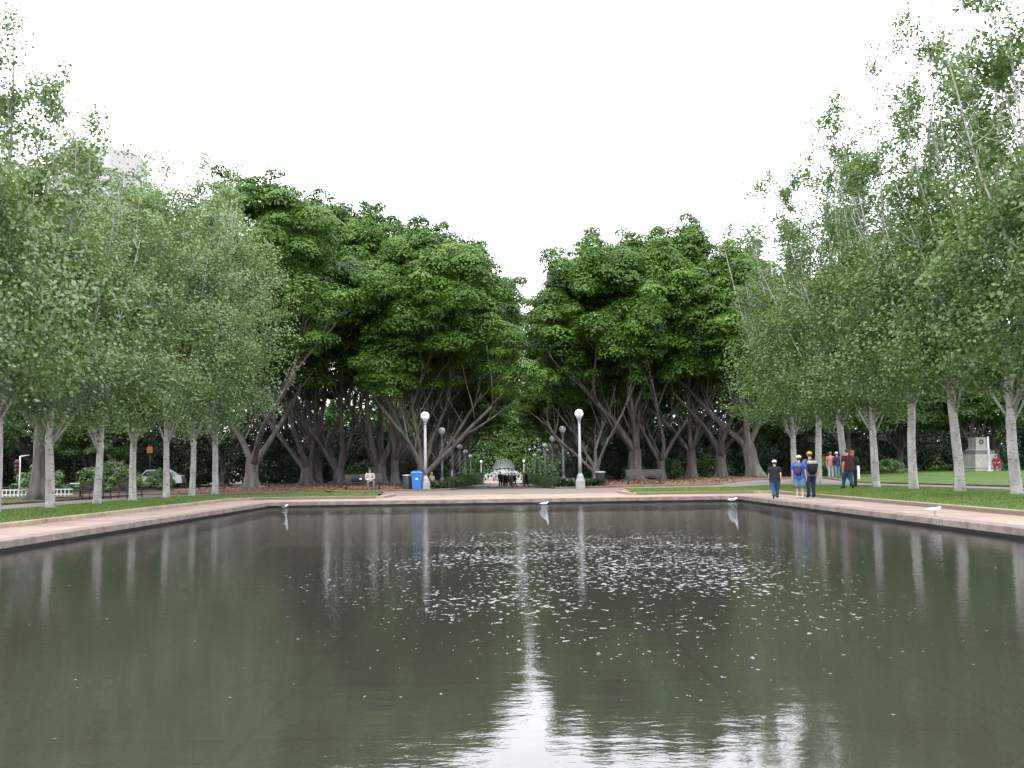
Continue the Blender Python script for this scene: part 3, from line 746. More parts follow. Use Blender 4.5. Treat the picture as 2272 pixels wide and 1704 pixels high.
# --- avenue and background figs (copies of three plain ones)
bgf = [make_fig(201, 22, 7.6, (.35, 0), 2.4, .5, 190, 170, .30, low=.34, off=(2.5, 0), extra=[(7.8, -1, 18.6, 1.4), (9.2, .5, 18.2, 1.4), (10.4, -.6, 17.4, 1.3), (8.6, 1.8, 16.8, 1.4), (11.3, .3, 18.6, 1.0), (10.2, 1.4, 15.8, 1.3), (9.3, -1.8, 16.2, 1.4), (11.6, 0, 16.6, 1.1)]), make_fig(202, 21, 7.8, (.3, 0), 2.2, .5, 190, 170, .30, low=.36, off=(2.6, 0), extra=[(7.8, -1, 18.6, 1.4), (9.2, .5, 18.2, 1.4), (10.4, -.6, 17.4, 1.3), (8.6, 1.8, 16.8, 1.4), (11.3, .3, 18.6, 1.0), (10.2, 1.4, 15.8, 1.3), (9.3, -1.8, 16.2, 1.4), (11.6, 0, 16.6, 1.1)]), make_fig(203, 22.5, 7.4, (.35, 0), 2.6, .5, 190, 170, .30, low=.33, off=(2.4, 0), extra=[(7.8, -1, 18.6, 1.4), (9.2, .5, 18.2, 1.4), (10.4, -.6, 17.4, 1.3), (8.6, 1.8, 16.8, 1.4), (11.3, .3, 18.6, 1.0), (10.2, 1.4, 15.8, 1.3), (9.3, -1.8, 16.2, 1.4), (11.6, 0, 16.6, 1.1)])]
bg_used = [False] * 3
def bgfig(i, x, y, rz, s, lab, grp, sz=None):
    v = i % 3; o = bgf[v] if not bg_used[v] else copy_tree(bgf[v]); bg_used[v] = True
    place(o, x, y, rz, s, sz); tag(o, lab, 'tree', grp); return o
for k in range(9):
    y = 90 + k * 12.5
    bgfig(k, -8.6 + (.4 if k % 2 else -.3), y, .5 * math.sin(k * 1.7), .93, f'dark fig tree, {ORD[k]} in the left row lining the avenue', 'fig trees of the left avenue row', .95 + .02 * math.sin(k))
    bgfig(k + 1, 12.6 + (.4 if k % 2 else -.3), y - 3, PI + .5 * math.sin(k * 2.9), .86, f'dark fig tree, {ORD[k]} in the right row lining the avenue', 'fig trees of the right avenue row', .81 + .02 * math.sin(k))
k = 0
for (x, y, s) in [(-23, 84, .74), (-30, 80, .76), (-38, 84, .86), (-46, 80, .85), (-56, 88, .95), (-20, 97, .9), (-31, 98, .88), (-43, 100, 1), (-58, 104, 1), (-72, 96, 1), (-86, 104, 1)]:
    k += 1; bgfig(k, x, y, k * 1.3, s, f'fig tree half hidden behind left poplars, {["last","second to last","third to last","fourth to last","fifth to last","back row last","back row second to last","back row third to last","back row fourth to last","back row fifth to last","leftmost"][k - 1]} from the left', 'fig trees behind the left poplars')
for (x, y, s) in [(21, 93, .75), (20, 108, .85), (31, 112, .8), (43, 108, .8), (56, 112, .8), (70, 108, .85), (84, 104, .85)]:
    k += 1; bgfig(k, x, y, k * 1.3, s, f'fig tree half hidden behind right poplars, {ORD[k - 12] if k > 12 else "leftmost"} from the left', 'fig trees behind the right poplars')
for (x, y, s) in [(-52, 300, 1.05), (-36, 306, 1.1), (-21, 298, 1.05), (-8, 306, 1.1), (6, 300, 1.1), (19, 306, 1.05), (34, 298, 1.1), (50, 304, 1.1)]:
    k += 1; bgfig(k, x, y, k * 1.3, s, f'far green tree closing the avenue behind the fountain, {ORD[k - 19] if k > 19 else "leftmost"} from the left', 'trees beyond the fountain')
def wood(name, regs, seed, lab):
    rg = np.random.default_rng(seed); Cs = []; Rs = []
    for (x0, x1, y0, y1, z1, n) in regs:
        x = rg.uniform(x0, x1, n); y = rg.uniform(y0, y1, n); z = gz(x, y) + rg.uniform(.02, 1, n) * z1 * (.85 + .15 * np.sin(x * .35)); Cs.append(np.c_[x, y, z]); Rs.append(rg.uniform(1.3, 2.4, n))
    C = np.concatenate(Cs); Rr = np.concatenate(Rs)
    V, F, rv = clump_leaves(C, Rr, 95, .42, rg, flat=.85, lower=-.8)
    o = np_mesh(name, V, F, M['wood_leaf'], rnd=rv); tag(o, lab, 'woodland', kind='stuff')
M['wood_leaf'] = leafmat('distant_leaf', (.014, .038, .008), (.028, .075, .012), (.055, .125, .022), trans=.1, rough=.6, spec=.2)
wood('far_wood', [(-130, -13.5, 116, 124, 14, 1500), (13.5, 130, 114, 122, 14, 1500), (-130, -13.5, 110, 114, 4.5, 800), (13.5, 130, 108, 112, 4.5, 800), (60, 150, 122, 130, 14, 400), (-160, -60, 108, 116, 14, 700)], 77, 'dark mass of parkland trees closing the view behind the figs')
def wood2():
    rg = np.random.default_rng(8); n = 1300
    C = np.c_[rg.uniform(-34, 34, n), rg.uniform(286, 296, n), -1.8 + rg.uniform(0, 1, n) ** 1.3 * 22]
    V, F, rv = clump_leaves(C, rg.uniform(1.8, 3.4, n), 130, .6, rg, flat=.85, lower=-.6)
    tag(np_mesh('far_wood', V, F, M['fig_bright'], rnd=rv), 'bright green wood beyond the fountain at the far end of the avenue', 'woodland', kind='stuff')
wood2()
# --- bright trees on the right lawn and left edge
br = make_fig(301, 12, 5.2, (0, 0), 2.6, .34, 110, 170, .24, mat=M['fig_bright'], low=.2)
spots = [(38.4, 82.4), (28, 82), (34, 87), (42, 86), (49, 88), (57, 84), (66, 82), (76, 80), (24.5, 88)]
for i, (x, y) in enumerate(spots):
    o = br if i == 0 else copy_tree(br); place(o, x, y, i * 2.2, .95 + .1 * math.sin(i * 3))
    tag(o, f'leafy mid-green tree at the back of the right lawn, {ORD[i] if i else "leftmost"} from the left', 'tree', 'trees behind the right lawn')
for i, (x, y) in enumerate([(-33, 62), (-39, 68), (-45, 72), (-29, 72), (-52, 76), (-41, 58)]):
    o = copy_tree(br); place(o, x, y, i * 1.2 + .5, .62 + .08 * math.sin(i * 2))
    tag(o, f'bright green low-branched tree beyond the left road, {["third", "fourth", "sixth", "first", "seventh", "fifth"][i]} from the right', 'tree', 'trees beyond the left road')
o = make_fig(302, 15, 4.6, (0, 0), 4.2, .36, 90, 160, .22, nl=4, low=.4); place(o, -22.6, 50)
tag(o, 'tall dark-trunked tree behind the left poplars, at the roadside', 'tree')

# --- shrubs: dark understorey
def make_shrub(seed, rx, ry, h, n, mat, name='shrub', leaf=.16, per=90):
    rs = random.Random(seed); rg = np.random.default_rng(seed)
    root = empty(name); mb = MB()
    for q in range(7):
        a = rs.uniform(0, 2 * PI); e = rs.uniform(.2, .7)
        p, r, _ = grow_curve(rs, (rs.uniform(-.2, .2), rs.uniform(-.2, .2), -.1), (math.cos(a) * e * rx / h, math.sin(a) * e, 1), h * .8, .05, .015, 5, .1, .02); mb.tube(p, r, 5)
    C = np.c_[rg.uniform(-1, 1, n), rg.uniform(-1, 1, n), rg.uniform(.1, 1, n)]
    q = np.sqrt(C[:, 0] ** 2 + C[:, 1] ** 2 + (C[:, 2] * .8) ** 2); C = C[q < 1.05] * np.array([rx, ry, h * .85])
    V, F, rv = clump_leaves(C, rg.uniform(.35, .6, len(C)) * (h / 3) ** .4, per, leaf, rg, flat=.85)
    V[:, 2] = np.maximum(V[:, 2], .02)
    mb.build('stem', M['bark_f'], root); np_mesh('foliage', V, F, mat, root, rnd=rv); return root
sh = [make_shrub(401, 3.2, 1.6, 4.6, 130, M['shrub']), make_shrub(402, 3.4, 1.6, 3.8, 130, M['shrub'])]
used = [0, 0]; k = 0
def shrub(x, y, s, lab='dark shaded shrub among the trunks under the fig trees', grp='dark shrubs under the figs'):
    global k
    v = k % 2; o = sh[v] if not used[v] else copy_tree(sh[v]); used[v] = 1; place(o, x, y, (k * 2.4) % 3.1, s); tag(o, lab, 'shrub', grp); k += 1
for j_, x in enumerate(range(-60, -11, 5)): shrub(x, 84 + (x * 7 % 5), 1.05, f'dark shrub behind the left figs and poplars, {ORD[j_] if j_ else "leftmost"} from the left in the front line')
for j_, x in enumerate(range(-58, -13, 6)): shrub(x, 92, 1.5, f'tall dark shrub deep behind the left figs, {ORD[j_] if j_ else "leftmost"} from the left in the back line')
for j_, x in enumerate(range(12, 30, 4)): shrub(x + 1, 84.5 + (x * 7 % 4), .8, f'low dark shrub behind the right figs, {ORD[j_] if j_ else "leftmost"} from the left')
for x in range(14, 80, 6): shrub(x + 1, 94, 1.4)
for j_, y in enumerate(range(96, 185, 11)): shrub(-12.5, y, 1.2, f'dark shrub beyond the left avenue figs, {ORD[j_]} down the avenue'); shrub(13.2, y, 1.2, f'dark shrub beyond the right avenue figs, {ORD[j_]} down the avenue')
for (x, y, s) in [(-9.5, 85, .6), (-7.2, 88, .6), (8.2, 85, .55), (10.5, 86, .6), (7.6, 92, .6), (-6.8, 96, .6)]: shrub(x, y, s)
# lit green bushes behind the figs
sg = make_shrub(405, 2.6, 1.4, 2.6, 90, M['hedge'])
for i, (x, y, s) in enumerate([(-11.0, 82, .75), (10.8, 83, .6), (13.2, 83, .75), (16.5, 83, .8), (25, 79, .7), (30, 78.5, .5), (47, 82, .7), (-27, 60, .75), (-31.5, 57, .6), (-25.5, 66, .8), (-24.2, 72, .62), (-28.6, 77, .5)]):
    o = sg if i == 0 else copy_tree(sg); place(o, x, y, i * 1.1, s)
    tag(o, f'rounded mid-green bush, {["leftmost behind the left bench", "just right of the avenue mouth", "behind the empty right bench", "right of the empty bench figs", "left on the back of the right lawn", "low on the back of the right lawn", "right of the stone monument", "beside the left road", "near the white railing", "beyond the left mulch", "before the white car", "left of the white car"][i]}', 'bush', 'green bushes')

# --- clipped hedges along the avenue and strap-leaved bedding in front
def hedge(x0, x1, y0, y1, ztop, seed, lab, n):
    rg = np.random.default_rng(seed); root = empty('hedge', ((x0 + x1) / 2, y0, 0))
    C = np.c_[rg.uniform(x0, x1, n), rg.uniform(y0, y1, n)]; g = gz(C[:, 0], C[:, 1]); z = g + rg.uniform(.25, 1, n) * (ztop - g - .2)
    V, F, rv = clump_leaves(np.c_[C, z], rg.uniform(.22, .42, n), 70, .10, rg, flat=.9); V[:, 0] -= (x0 + x1) / 2; V[:, 1] -= y0
    np_mesh('foliage', V, F, M['hedge'], root, rnd=rv)
    tag(root, lab, 'hedge')
hedge(-4.4, -3.4, 76, 112, .60, 501, 'clipped green hedge along the left edge of the avenue before the crossing', 520)
hedge(3.5, 4.4, 76, 112, .50, 502, 'clipped green hedge along the right edge of the avenue before the crossing', 520)
hedge(-4.6, -3.3, 124, 175, .62, 503, 'clipped hedge on the left of the avenue beyond the crossing', 520)
hedge(3.4, 4.6, 124, 175, .5, 504, 'clipped hedge on the right of the avenue beyond the crossing', 520)
def strap_plant(seed):
    rg = np.random.default_rng(seed); root = empty('strap_leaved_plant'); V = []; F = []; rv = []
    for q in range(70):
        a = rg.uniform(0, 6.28); L = rg.uniform(.5, .95); w = rg.uniform(.018, .035); el = rg.uniform(.5, 1.35); dx, dy = math.cos(a), math.sin(a)
        p = np.array([rg.normal() * .08, rg.normal() * .08, 0.]); v = rg.uniform(0, 1); sgx = 6
        for s in range(sgx + 1):
            ww = w * (1 - (s / sgx) ** 3 * .9); V += [p + np.array([-dy, dx, 0]) * ww, p - np.array([-dy, dx, 0]) * ww]
            p = p + L / sgx * np.array([dx * math.cos(el), dy * math.cos(el), math.sin(el)]); el -= .28
            if s: b = len(V) - 4; F.append((b, b + 1, b + 3, b + 2)); rv.append(v)
    np_mesh('leaves', np.array(V), np.array(F), M['strap'], root, rnd=np.array(rv)); return root
sp_ = [strap_plant(601), strap_plant(602)]; u = [0, 0]; rs = random.Random(5); cnt = 0
for side in (-1, 1):
    for q in range(74):
        y = rs.uniform(62.6, 78); x = side * rs.uniform(3.6, 6.2 if y > 64 else 4.5 + 1.4 * rs.random())
        if abs(abs(x) - 4.68) < .3 and abs(y - 61.5) < 1.6: continue
        v = cnt % 2; o = sp_[v] if not u[v] else copy_tree(sp_[v]); u[v] = 1; cnt += 1
        place(o, x, y, rs.uniform(0, 6), rs.uniform(.9, 1.35)); o.location.z += .05
        tag(o, f'strap-leaved plant in the bed round the {"left" if side < 0 else "right"} lamps', 'plant', f'strap-leaved plants in the {"left" if side < 0 else "right"} bed')

# ------------------------------------------------------------------ lamps
def make_lamp():
    root = empty('street_lamp')
    b = MB(); b.lathe([(.30, -.1), (.30, .42), (.27, .46), (.27, .50), (.23, .54), (.20, .70), (.145, .80), (.12, .88)], 8, smooth=False); b.build('base', M['lamp_paint'], root)
    p = MB(); p.lathe([(.115, .88), (.095, 1.6), (.072, 3.95)], 16); p.build('post', M['lamp_paint'], root)
    c = MB(); c.lathe([(.08, 3.95), (.11, 4.0), (.09, 4.06), (.13, 4.13), (.17, 4.2), (.15, 4.24)], 16); c.build('collar', M['lamp_paint'], root)
    g = MB(); g.ell((0, 0, 4.47), (.265, .265, .27), 24, 16); g.build('globe', M['globe'], root)
    return root
L0 = make_lamp(); first = True
lampY = [61.5, 78.5, 95, 111.5, 129, 149]
for side in (-1, 1):
    for i, y in enumerate(lampY):
        o = L0 if first else copy_tree(L0); first = False
        x = side * 4.66 + (.03 if side > 0 else 0); place(o, x, y, R(22.5)); o.location.z = (0 if i == 0 else -.0155 * (y - 62)) + .02
        if side > 0 and i == 0: o.location.z = .05
        nm = ['nearest', 'second', 'third', 'fourth', 'fifth', 'sixth'][i]
        tag(o, f'grey post lamp with white globe, {nm} of the row on the {"left" if side < 0 else "right"} of the avenue' if i else f'grey post lamp with white globe, {"nearest one, beside the blue bin" if side < 0 else "nearest one, left of the dark tapered bin"}', 'lamp', 'globe lamps along the avenue')
for side in (-1, 1):
    for i, y in enumerate([224]):
        o = copy_tree(L0); place(o, side * 4.7, y, 0)
        tag(o, f'tiny far globe lamp beside the fountain on the {"left" if side < 0 else "right"}', 'lamp', f'far globe lamps {"left" if side < 0 else "right"} of the fountain')

# ------------------------------------------------------------------ bins, benches, posts
def at(px, Y): return (px - 1115) / FPX * Y
t = empty('wheelie_bin', (at(925, 61.3), 61.3, G(-5, 61.3) + .06)); t.rotation_euler.z = R(6)
b = MB(); b.add([(-.24, -.26, .06), (.24, -.26, .06), (.24, .24, .06), (-.24, .24, .06), (-.33, -.33, .98), (.33, -.33, .98), (.33, .33, .98), (-.33, .33, .98)], [(3, 2, 1, 0), (4, 5, 6, 7), (0, 1, 5, 4), (1, 2, 6, 5), (2, 3, 7, 6), (3, 0, 4, 7)])
b.box(-.35, .35, -.35, .35, .955, 1.0, .01); b.build('body', M['blue'], t)
b = MB(); b.add([(-.36, -.37, 1.003), (.36, -.37, 1.003), (.36, .36, 1.003), (-.36, .36, 1.003), (-.34, -.35, 1.05), (.34, -.35, 1.05), (.34, .34, 1.07), (-.34, .34, 1.07), (-.2, -.1, 1.13), (.2, -.1, 1.13), (.2, .2, 1.13), (-.2, .2, 1.13)],
    [(3, 2, 1, 0), (0, 1, 5, 4), (1, 2, 6, 5), (2, 3, 7, 6), (3, 0, 4, 7), (4, 5, 9, 8), (5, 6, 10, 9), (6, 7, 11, 10), (7, 4, 8, 11), (8, 9, 10, 11)]); b.build('lid', M['bluedk'], t)
b = MB(); b.tube([(-.3, .38, 1.0), (.3, .38, 1.0)], [.018, .018], 8); b.build('handle', M['bluedk'], t)
for s in (-1, 1):
    b = MB(); b.tube([(s * .25, .26, .1), (s * .31, .26, .1)], [.1, .1], 16); b.build('wheel', M['tyre'], t)
b = MB(); b.box(-.07, .07, -.327, -.312, .60, .68); o = b.build('sticker', M['white'], t)
tag(t, 'bright blue plastic wheelie bin beside the nearest left lamp', 'bin')
def round_bin(px, Y, label, taper, w=.30, h=.86):
    t = empty('litter_bin', (at(px, Y), Y, G(at(px, Y), Y) + .05))
    b = MB()
    if taper: b.lathe([(.19, .0), (.20, .05), (.29, .66), (.31, .82), (.30, .84)], 12, smooth=False)
    else: b.lathe([(.29, .0), (.30, .05), (.30, .80), (.28, .84)], 24)
    b.build('body', M['bin'], t)
    b = MB(); b.lathe([(.315, .843), (.325, .86), (.325, .89), (.30, .905), (.2, .91)], 24); b.build('rim', M['binlt'], t)
    b = MB(); b.lathe([(.17, .905), (.165, .925), (.05, .93)], 18); b.build('opening', M['bin'], t)
    return tag(t, label, 'bin')
round_bin(905, 61.7, 'dark straight-sided litter bin with pale rim, left of the blue bin', False)
round_bin(1331, 64.5, 'dark tapered litter bin with pale rim, right of the tall right lamp', True)

def make_bench(L, mat, leg=M['darkmetal']):
    root = empty('park_bench')
    for s in (-1, 1):
        b = MB(); x = s * (L / 2 - .12)
        b.tube([(x, .25, 0), (x, .2, .2), (x, .22, .42), (x, .32, .88)], [.03, .028, .028, .022], 8)
        b.tube([(x, -.25, 0), (x, -.22, .42)], [.03, .028], 8); b.tube([(x, -.26, .41), (x, .24, .41)], [.025, .025], 8)
        b.tube([(x, -.27, .42), (x, -.3, .62), (x, -.12, .66), (x, .26, .64)], [.022, .024, .024, .022], 8); b.build('end_frame', leg, root)
    b = MB()
    for q in range(5): b.box(-L / 2, L / 2, -.27 + q * .1, -.27 + q * .1 + .08, .43, .465, .008)
    b.build('seat', mat, root)
    b = MB()
    for q in range(5):
        z = .52 + q * .082; y = .205 + q * .022; b.box(-L / 2, L / 2, y, y + .03, z, z + .07, .006)
    b.build('backrest', mat, root); return root
B0 = make_bench(2.25, M['wood']); place(B0, at(1428, 64), 64.0, R(-2)); B0.location.z += .05
tag(B0, 'empty dark slatted timber bench in front of the right figs', 'bench')
o = copy_tree(B0); place(o, at(806, 62), 62.0, 0); o.location.z += .05
tag(o, 'dark slatted timber bench with a person sitting at its right end', 'bench')
B1 = make_bench(1.7, M['woodbr']); place(B1, at(222, 51), 51, R(70))
tag(B1, 'brown bench beside the left road, behind the third poplar trunk from the left', 'bench', 'benches beside the left road')
for px, Y, l in ((296, 53, 'brown bench beside the left road, behind the fourth poplar trunk from the left'),):
    o = copy_tree(B1); place(o, at(px, Y), Y, R(80)); tag(o, l, 'bench', 'benches beside the left road')
# white table, railing, posts by the left street
t = empty('white_table', (at(186, 54), 54, G(-22, 54) + .05)); b = MB(); b.lathe([(.5, .70), (.52, .72), (.5, .75)], 24); b.build('table_top', M['white'], t)
b = MB(); b.lathe([(.28, .0), (.06, .05), (.05, .69)], 12); b.build('pedestal', M['darkmetal'], t); tag(t, 'small round white table standing beyond the left road', 'table')
t = empty('white_railing', (at(38, 58), 58, 0)); zz = G(-28, 58) + .02
b = MB()
for q in range(24): b.box(-1.9 + q * .22, -1.86 + q * .22, -.02, .02, zz, zz + .38)
b.build('picket', M['white'], t); b = MB(); b.box(-2.0, 3.4, -.03, .03, zz + .383, zz + .43); b.box(-2.0, 3.4, .022, .05, zz + .1, zz + .15); b.build('rail', M['white'], t)
tag(t, 'low white railing beyond the left road at the picture edge', 'railing')
t = empty('traffic_signal', (at(53, 56), 56, G(-26, 56))); b = MB(); b.tube([(0, 0, 0), (0, 0, 2.3)], [.05, .04], 10); b.tube([(0, 0, 2.28), (.5, 0, 2.34)], [.03, .02], 8); b.build('post', M['white'], t)
b = MB(); b.box(-.24, -.06, -.1, .1, 1.35, 2.1, .02); b.build('signal_head', cloth('signal_brown', (.28, .12, .09)), t)
for q in range(3):
    b = MB(); b.tube([(-.15, -.1, 1.5 + q * .22), (-.15, -.2, 1.5 + q * .22)], [.075, .085], 12); b.build('visor', M['darkmetal'], t)
tag(t, 'white street pole with a small signal head beyond the left road', 'signal')
t = empty('banner_sign', (at(337, 88), 80, G(-28, 80))); t.location.x = at(338, 80)
b = MB(); b.tube([(0, 0, 0), (0, 0, 3.3)], [.05, .04], 8); b.build('post', M['darkmetal'], t); b = MB(); b.box(-.24, .22, -.09, -.06, 2.7, 3.2, .01); b.build('board', M['orange'], t)
tag(t, 'orange banner sign glimpsed between the left poplars', 'sign')
def white_post(px, Y, h, lab, z0=None):
    x = at(px, Y); o = MB(); o.box(-.06, .06, -.06, .06, -.05, h, .01); o.box(-.07, .07, -.07, .07, h, h + .03, .008)
    q = o.build('bollard', M['white']); q.location = (x, Y, G(x, Y) if z0 is None else z0); return tag(q, lab, 'post')
white_post(1904, 64, .85, 'white square post on the lawn, right of the walking person in maroon')
white_post(1003, 84, 1.5, 'white post in the left avenue bed beside the third lamp')
# parked vehicles beyond the left street
def make_car():
    root = empty('parked_car'); b = MB()
    prof = [(-2.1, .3), (-2.15, .7), (-1.7, .85), (-1.0, .92), (-.55, 1.38), (.9, 1.42), (1.6, .98), (2.1, .9), (2.15, .35)]
    n = len(prof); vs = [(x, -.85, z) for x, z in prof] + [(x, .85, z) for x, z in prof]
    fs = [tuple(range(n)), tuple(reversed(range(n, 2 * n)))] + [(i, i + n, (i + 1) % n + n, (i + 1) % n) for i in range(n)]; b.add(vs, fs); b.build('body', M['carw'], root)
    for y in (-.856, .856):
        b = MB(); s = .004 * (1 if y > 0 else -1)
        b.add([(-.9, y, .93), (1.4, y, .96), (.85, y, 1.34), (-.52, y, 1.31), (-.9, y + s, .93), (1.4, y + s, .96), (.85, y + s, 1.34), (-.52, y + s, 1.31)], [(0, 1, 2, 3), (7, 6, 5, 4), (0, 4, 5, 1), (1, 5, 6, 2), (2, 6, 7, 3), (3, 7, 4, 0)]); b.build('side_window', M['glass'], root)
    for x in (-1.35, 1.3):
        for y in (-.88, .88):
            b = MB(); b.tube([(x, y - .1, .32), (x, y + .1, .32)], [.32, .32], 18); w = b.build('wheel', M['tyre'], root)
            b = MB(); b.tube([(x, y - .11, .32), (x, y + .11, .32)], [.18, .18], 12); b.build('rim', M['binlt'], w)
    return root
c0 = make_car(); place(c0, at(352, 92), 80.0, R(5)); c0.location.x = at(352, 80)
tag(c0, 'white parked car half hidden between the fourth and fifth left poplars', 'car', 'cars parked beyond the trees')

# ------------------------------------------------------------------ monument, tower, fountain
t = empty('stone_monument', (at(2172, 80), 80, G(37.6, 80) + .05)); t.rotation_euler.z = R(12)
def stp(nm, prof, mat):
    b = MB()
    for (w, z0, z1, bv) in prof: b.box(-w, w, -w, w, z0, z1, bv)
    return b.build(nm, mat, t)
stp('plinth', [(1.12, -.2, .20, .02), (1.06, .203, .36, .07)], M['stonegrey'])
stp('pedestal', [(.98, .363, 1.32, .015)], M['stonegrey']); stp('course', [(.86, 1.323, 1.60, .03)], M['stonedark'])
stp('cornice', [(.66, 1.603, 1.72, .03), (.54, 1.723, 1.86, .02)], M['stonegrey']); stp('shaft', [(.47, 1.863, 2.65, .02)], M['stonegrey'])
b = MB()
for q in range(14):
    a = q / 14 * 2 * PI; b.ell((.14 * math.cos(a), -.49, 2.3 + .14 * math.sin(a)), (.06, .035, .06), 8, 6)
b.build('wreath', M['bronze'], t)
tag(t, 'pale stone monument with stepped base at the back of the right lawn', 'monument')
t = empty('lamp_standard', (at(2196, 76), 76, G(36.5, 76) + .05)); b = MB(); b.lathe([(.28, 0), (.26, .06), (.09, .12), (.085, 1.0), (.07, 2.6)], 14); b.build('post', M['lamp_paint'], t)
tag(t, 'slim grey pole standing in front of the stone monument', 'pole')

t = empty('tower_block', (-132, 330, G(-132, 190)))
def octo(w, z0, z1, mat, name, p=None, ch=.32):
    b = MB(); a = w; c = w * ch; ring = [(-a + c, -a), (a - c, -a), (a, -a + c), (a, a - c), (a - c, a), (-a + c, a), (-a, a - c), (-a, -a + c)]
    b.add([(x, y, z0) for x, y in ring] + [(x, y, z1) for x, y in ring], [tuple(reversed(range(8))), tuple(range(8, 16))] + [(i, (i + 1) % 8, (i + 1) % 8 + 8, i + 8) for i in range(8)])
    return b.build(name, mat, p or t)
octo(13, 0, 99.0, M['tower'], 'wall', ch=.55); octo(13.6, 99.003, 106.5, M['tower'], 'parapet', ch=.55)
for q in range(9):
    octo(13.05, 60 + q * 4.2, 62 + q * 4.2, M['glassdk'], 'window_band', ch=.55)
for q in range(8):
    b = MB(); a = q / 8 * 2 * PI; b.box(-.7, .7, -.5, .5, 0, 99.0); o = b.build('column', M['tower'], t); o.location = (13.0 * math.cos(a), 13.0 * math.sin(a), 0); o.rotation_euler.z = a + PI / 2
t.rotation_euler.z = R(8)
tag(t, 'pale octagonal tower block rising behind the left poplars', 'building')

FY = 250
t = empty('fountain', (0.3, FY, G(0, 200)))
b = MB(); b.lathe([(5.2, 0), (5.3, .1), (5.3, .75), (5.0, .8), (4.9, .6), (0.1, .6)], 40); b.build('basin', M['stonegrey'], t)
b = MB(); b.lathe([(2.6, .6), (2.7, 1.5), (2.4, 1.55), (1.2, 1.2), (.8, 2.4), (.5, 2.6)], 30); b.build('upper_basin', M['stonegrey'], t)
b = MB(); b.lathe([(.35, 2.6), (.3, 3.2), (.45, 3.5), (.3, 4.0), (.12, 4.3), (.2, 4.5), (.1, 4.7)], 12); b.build('statue', M['bronze'], t)
rg = np.random.default_rng(3); b = MB()
for q in range(25):
    a = PI * (q / 24) ; 
    for yy in (-.4, .4):
        L = 2.6; top = 2.1 * math.sin(a) + .3
        pts = [(0, yy, 3.0)]
        for s in range(1, 9):
            u_ = s / 8; pts.append((math.cos(a) * L * u_ * 1.05, yy * (1 + u_), 3.0 + 2.3 * u_ * (.35 + .65 * math.sin(a)) - 1.5 * u_ * u_ * (1 - math.sin(a))))
        b.tube(pts, [.02 + .022 * s / 8 for s in range(9)], 4)
b.build('fan_jets', M['foam'], t)
b = MB()
for q in range(500):
    a = rg.uniform(0, 6.28); r = rg.uniform(.5, 4.8); z = rg.uniform(.6, 3.0 - .3 * r); b.ell((r * math.cos(a), r * math.sin(a), z), (.10, .10, .28), 5, 4)
b.build('falling_spray', M['foam'], t)
tag(t, 'round stone fountain throwing a fan of white jets at the end of the avenue', 'fountain')
FZ = t.location.z
# ------------------------------------------------------------------ people
def skin_obj(name, verts, edges, rad, mat, parent, root=0, sub=2):
    me = bpy.data.meshes.new(name); me.from_pydata([tuple(v) for v in verts], edges, []); me.materials.append(mat)
    o = link(bpy.data.objects.new(name, me), parent)
    sk = o.modifiers.new('Skin', 'SKIN'); sk.branch_smoothing = .6; sk.use_smooth_shade = True
    if not me.skin_vertices: 
        bpy.context.view_layer.objects.active = o
    for i, r in enumerate(rad):
        sv = me.skin_vertices[0].data[i]; sv.radius = r if isinstance(r, tuple) else (r, r); sv.use_root = (i == root)
    ss = o.modifiers.new('Sub', 'SUBSURF'); ss.levels = sub; ss.render_levels = sub
    return o
POSE = dict(
    stand=dict(pel=(0, 0, .95), hipL=(-.09, 0, .9), kneeL=(-.10, -.01, .5), ankL=(-.11, .02, .08), toeL=(-.125, -.15, .035), hipR=(.09, 0, .9), kneeR=(.10, -.01, .5), ankR=(.11, .02, .08), toeR=(.125, -.15, .035),
               belly=(0, 0, 1.1), chest=(0, 0, 1.32), neck=(0, .0, 1.49), head=(0, -.015, 1.63), shL=(-.185, 0, 1.41), elL=(-.255, .02, 1.13), wrL=(-.275, -.03, .88), shR=(.185, 0, 1.41), elR=(.255, .02, 1.13), wrR=(.275, -.03, .88)))
def pv(**k): p = dict(POSE['stand']); p.update(k); return p
POSE['walk'] = pv(kneeL=(-.10, -.14, .52), ankL=(-.10, -.22, .10), toeL=(-.11, -.39, .06), kneeR=(.10, -.02, .50), ankR=(.10, .26, .16), toeR=(.11, .14, .035), elL=(-.25, .10, 1.14), wrL=(-.26, .06, .90), elR=(.25, -.05, 1.13), wrR=(.26, -.17, .91))
POSE['walk2'] = pv(kneeR=(.10, -.14, .52), ankR=(.10, -.22, .10), toeR=(.11, -.39, .06), kneeL=(-.10, -.02, .50), ankL=(-.10, .26, .16), toeL=(-.11, .14, .035), elR=(.25, .10, 1.14), wrR=(.26, .06, .90), elL=(-.25, -.05, 1.13), wrL=(-.26, -.17, .91))
POSE['hold'] = pv(elL=(-.26, .03, 1.12), wrL=(-.14, -.24, 1.14), elR=(.26, .03, 1.12), wrR=(.14, -.24, 1.14))
POSE['hip'] = pv(elR=(.34, .08, 1.18), wrR=(.2, -.03, 1.0))
POSE['sit'] = pv(pel=(0, 0, .52), hipL=(-.10, -.02, .50), kneeL=(-.17, -.46, .52), ankL=(-.16, -.46, .09), toeL=(-.17, -.62, .04), hipR=(.10, -.02, .50), kneeR=(.17, -.46, .52), ankR=(.16, -.46, .09), toeR=(.17, -.62, .04),
               belly=(0, .02, .68), chest=(0, .02, .90), neck=(0, .0, 1.06), head=(0, -.02, 1.20), shL=(-.185, 0, .99), elL=(-.25, -.06, .73), wrL=(-.10, -.26, .66), shR=(.185, 0, .99), elR=(.25, -.06, .73), wrR=(.10, -.26, .66))
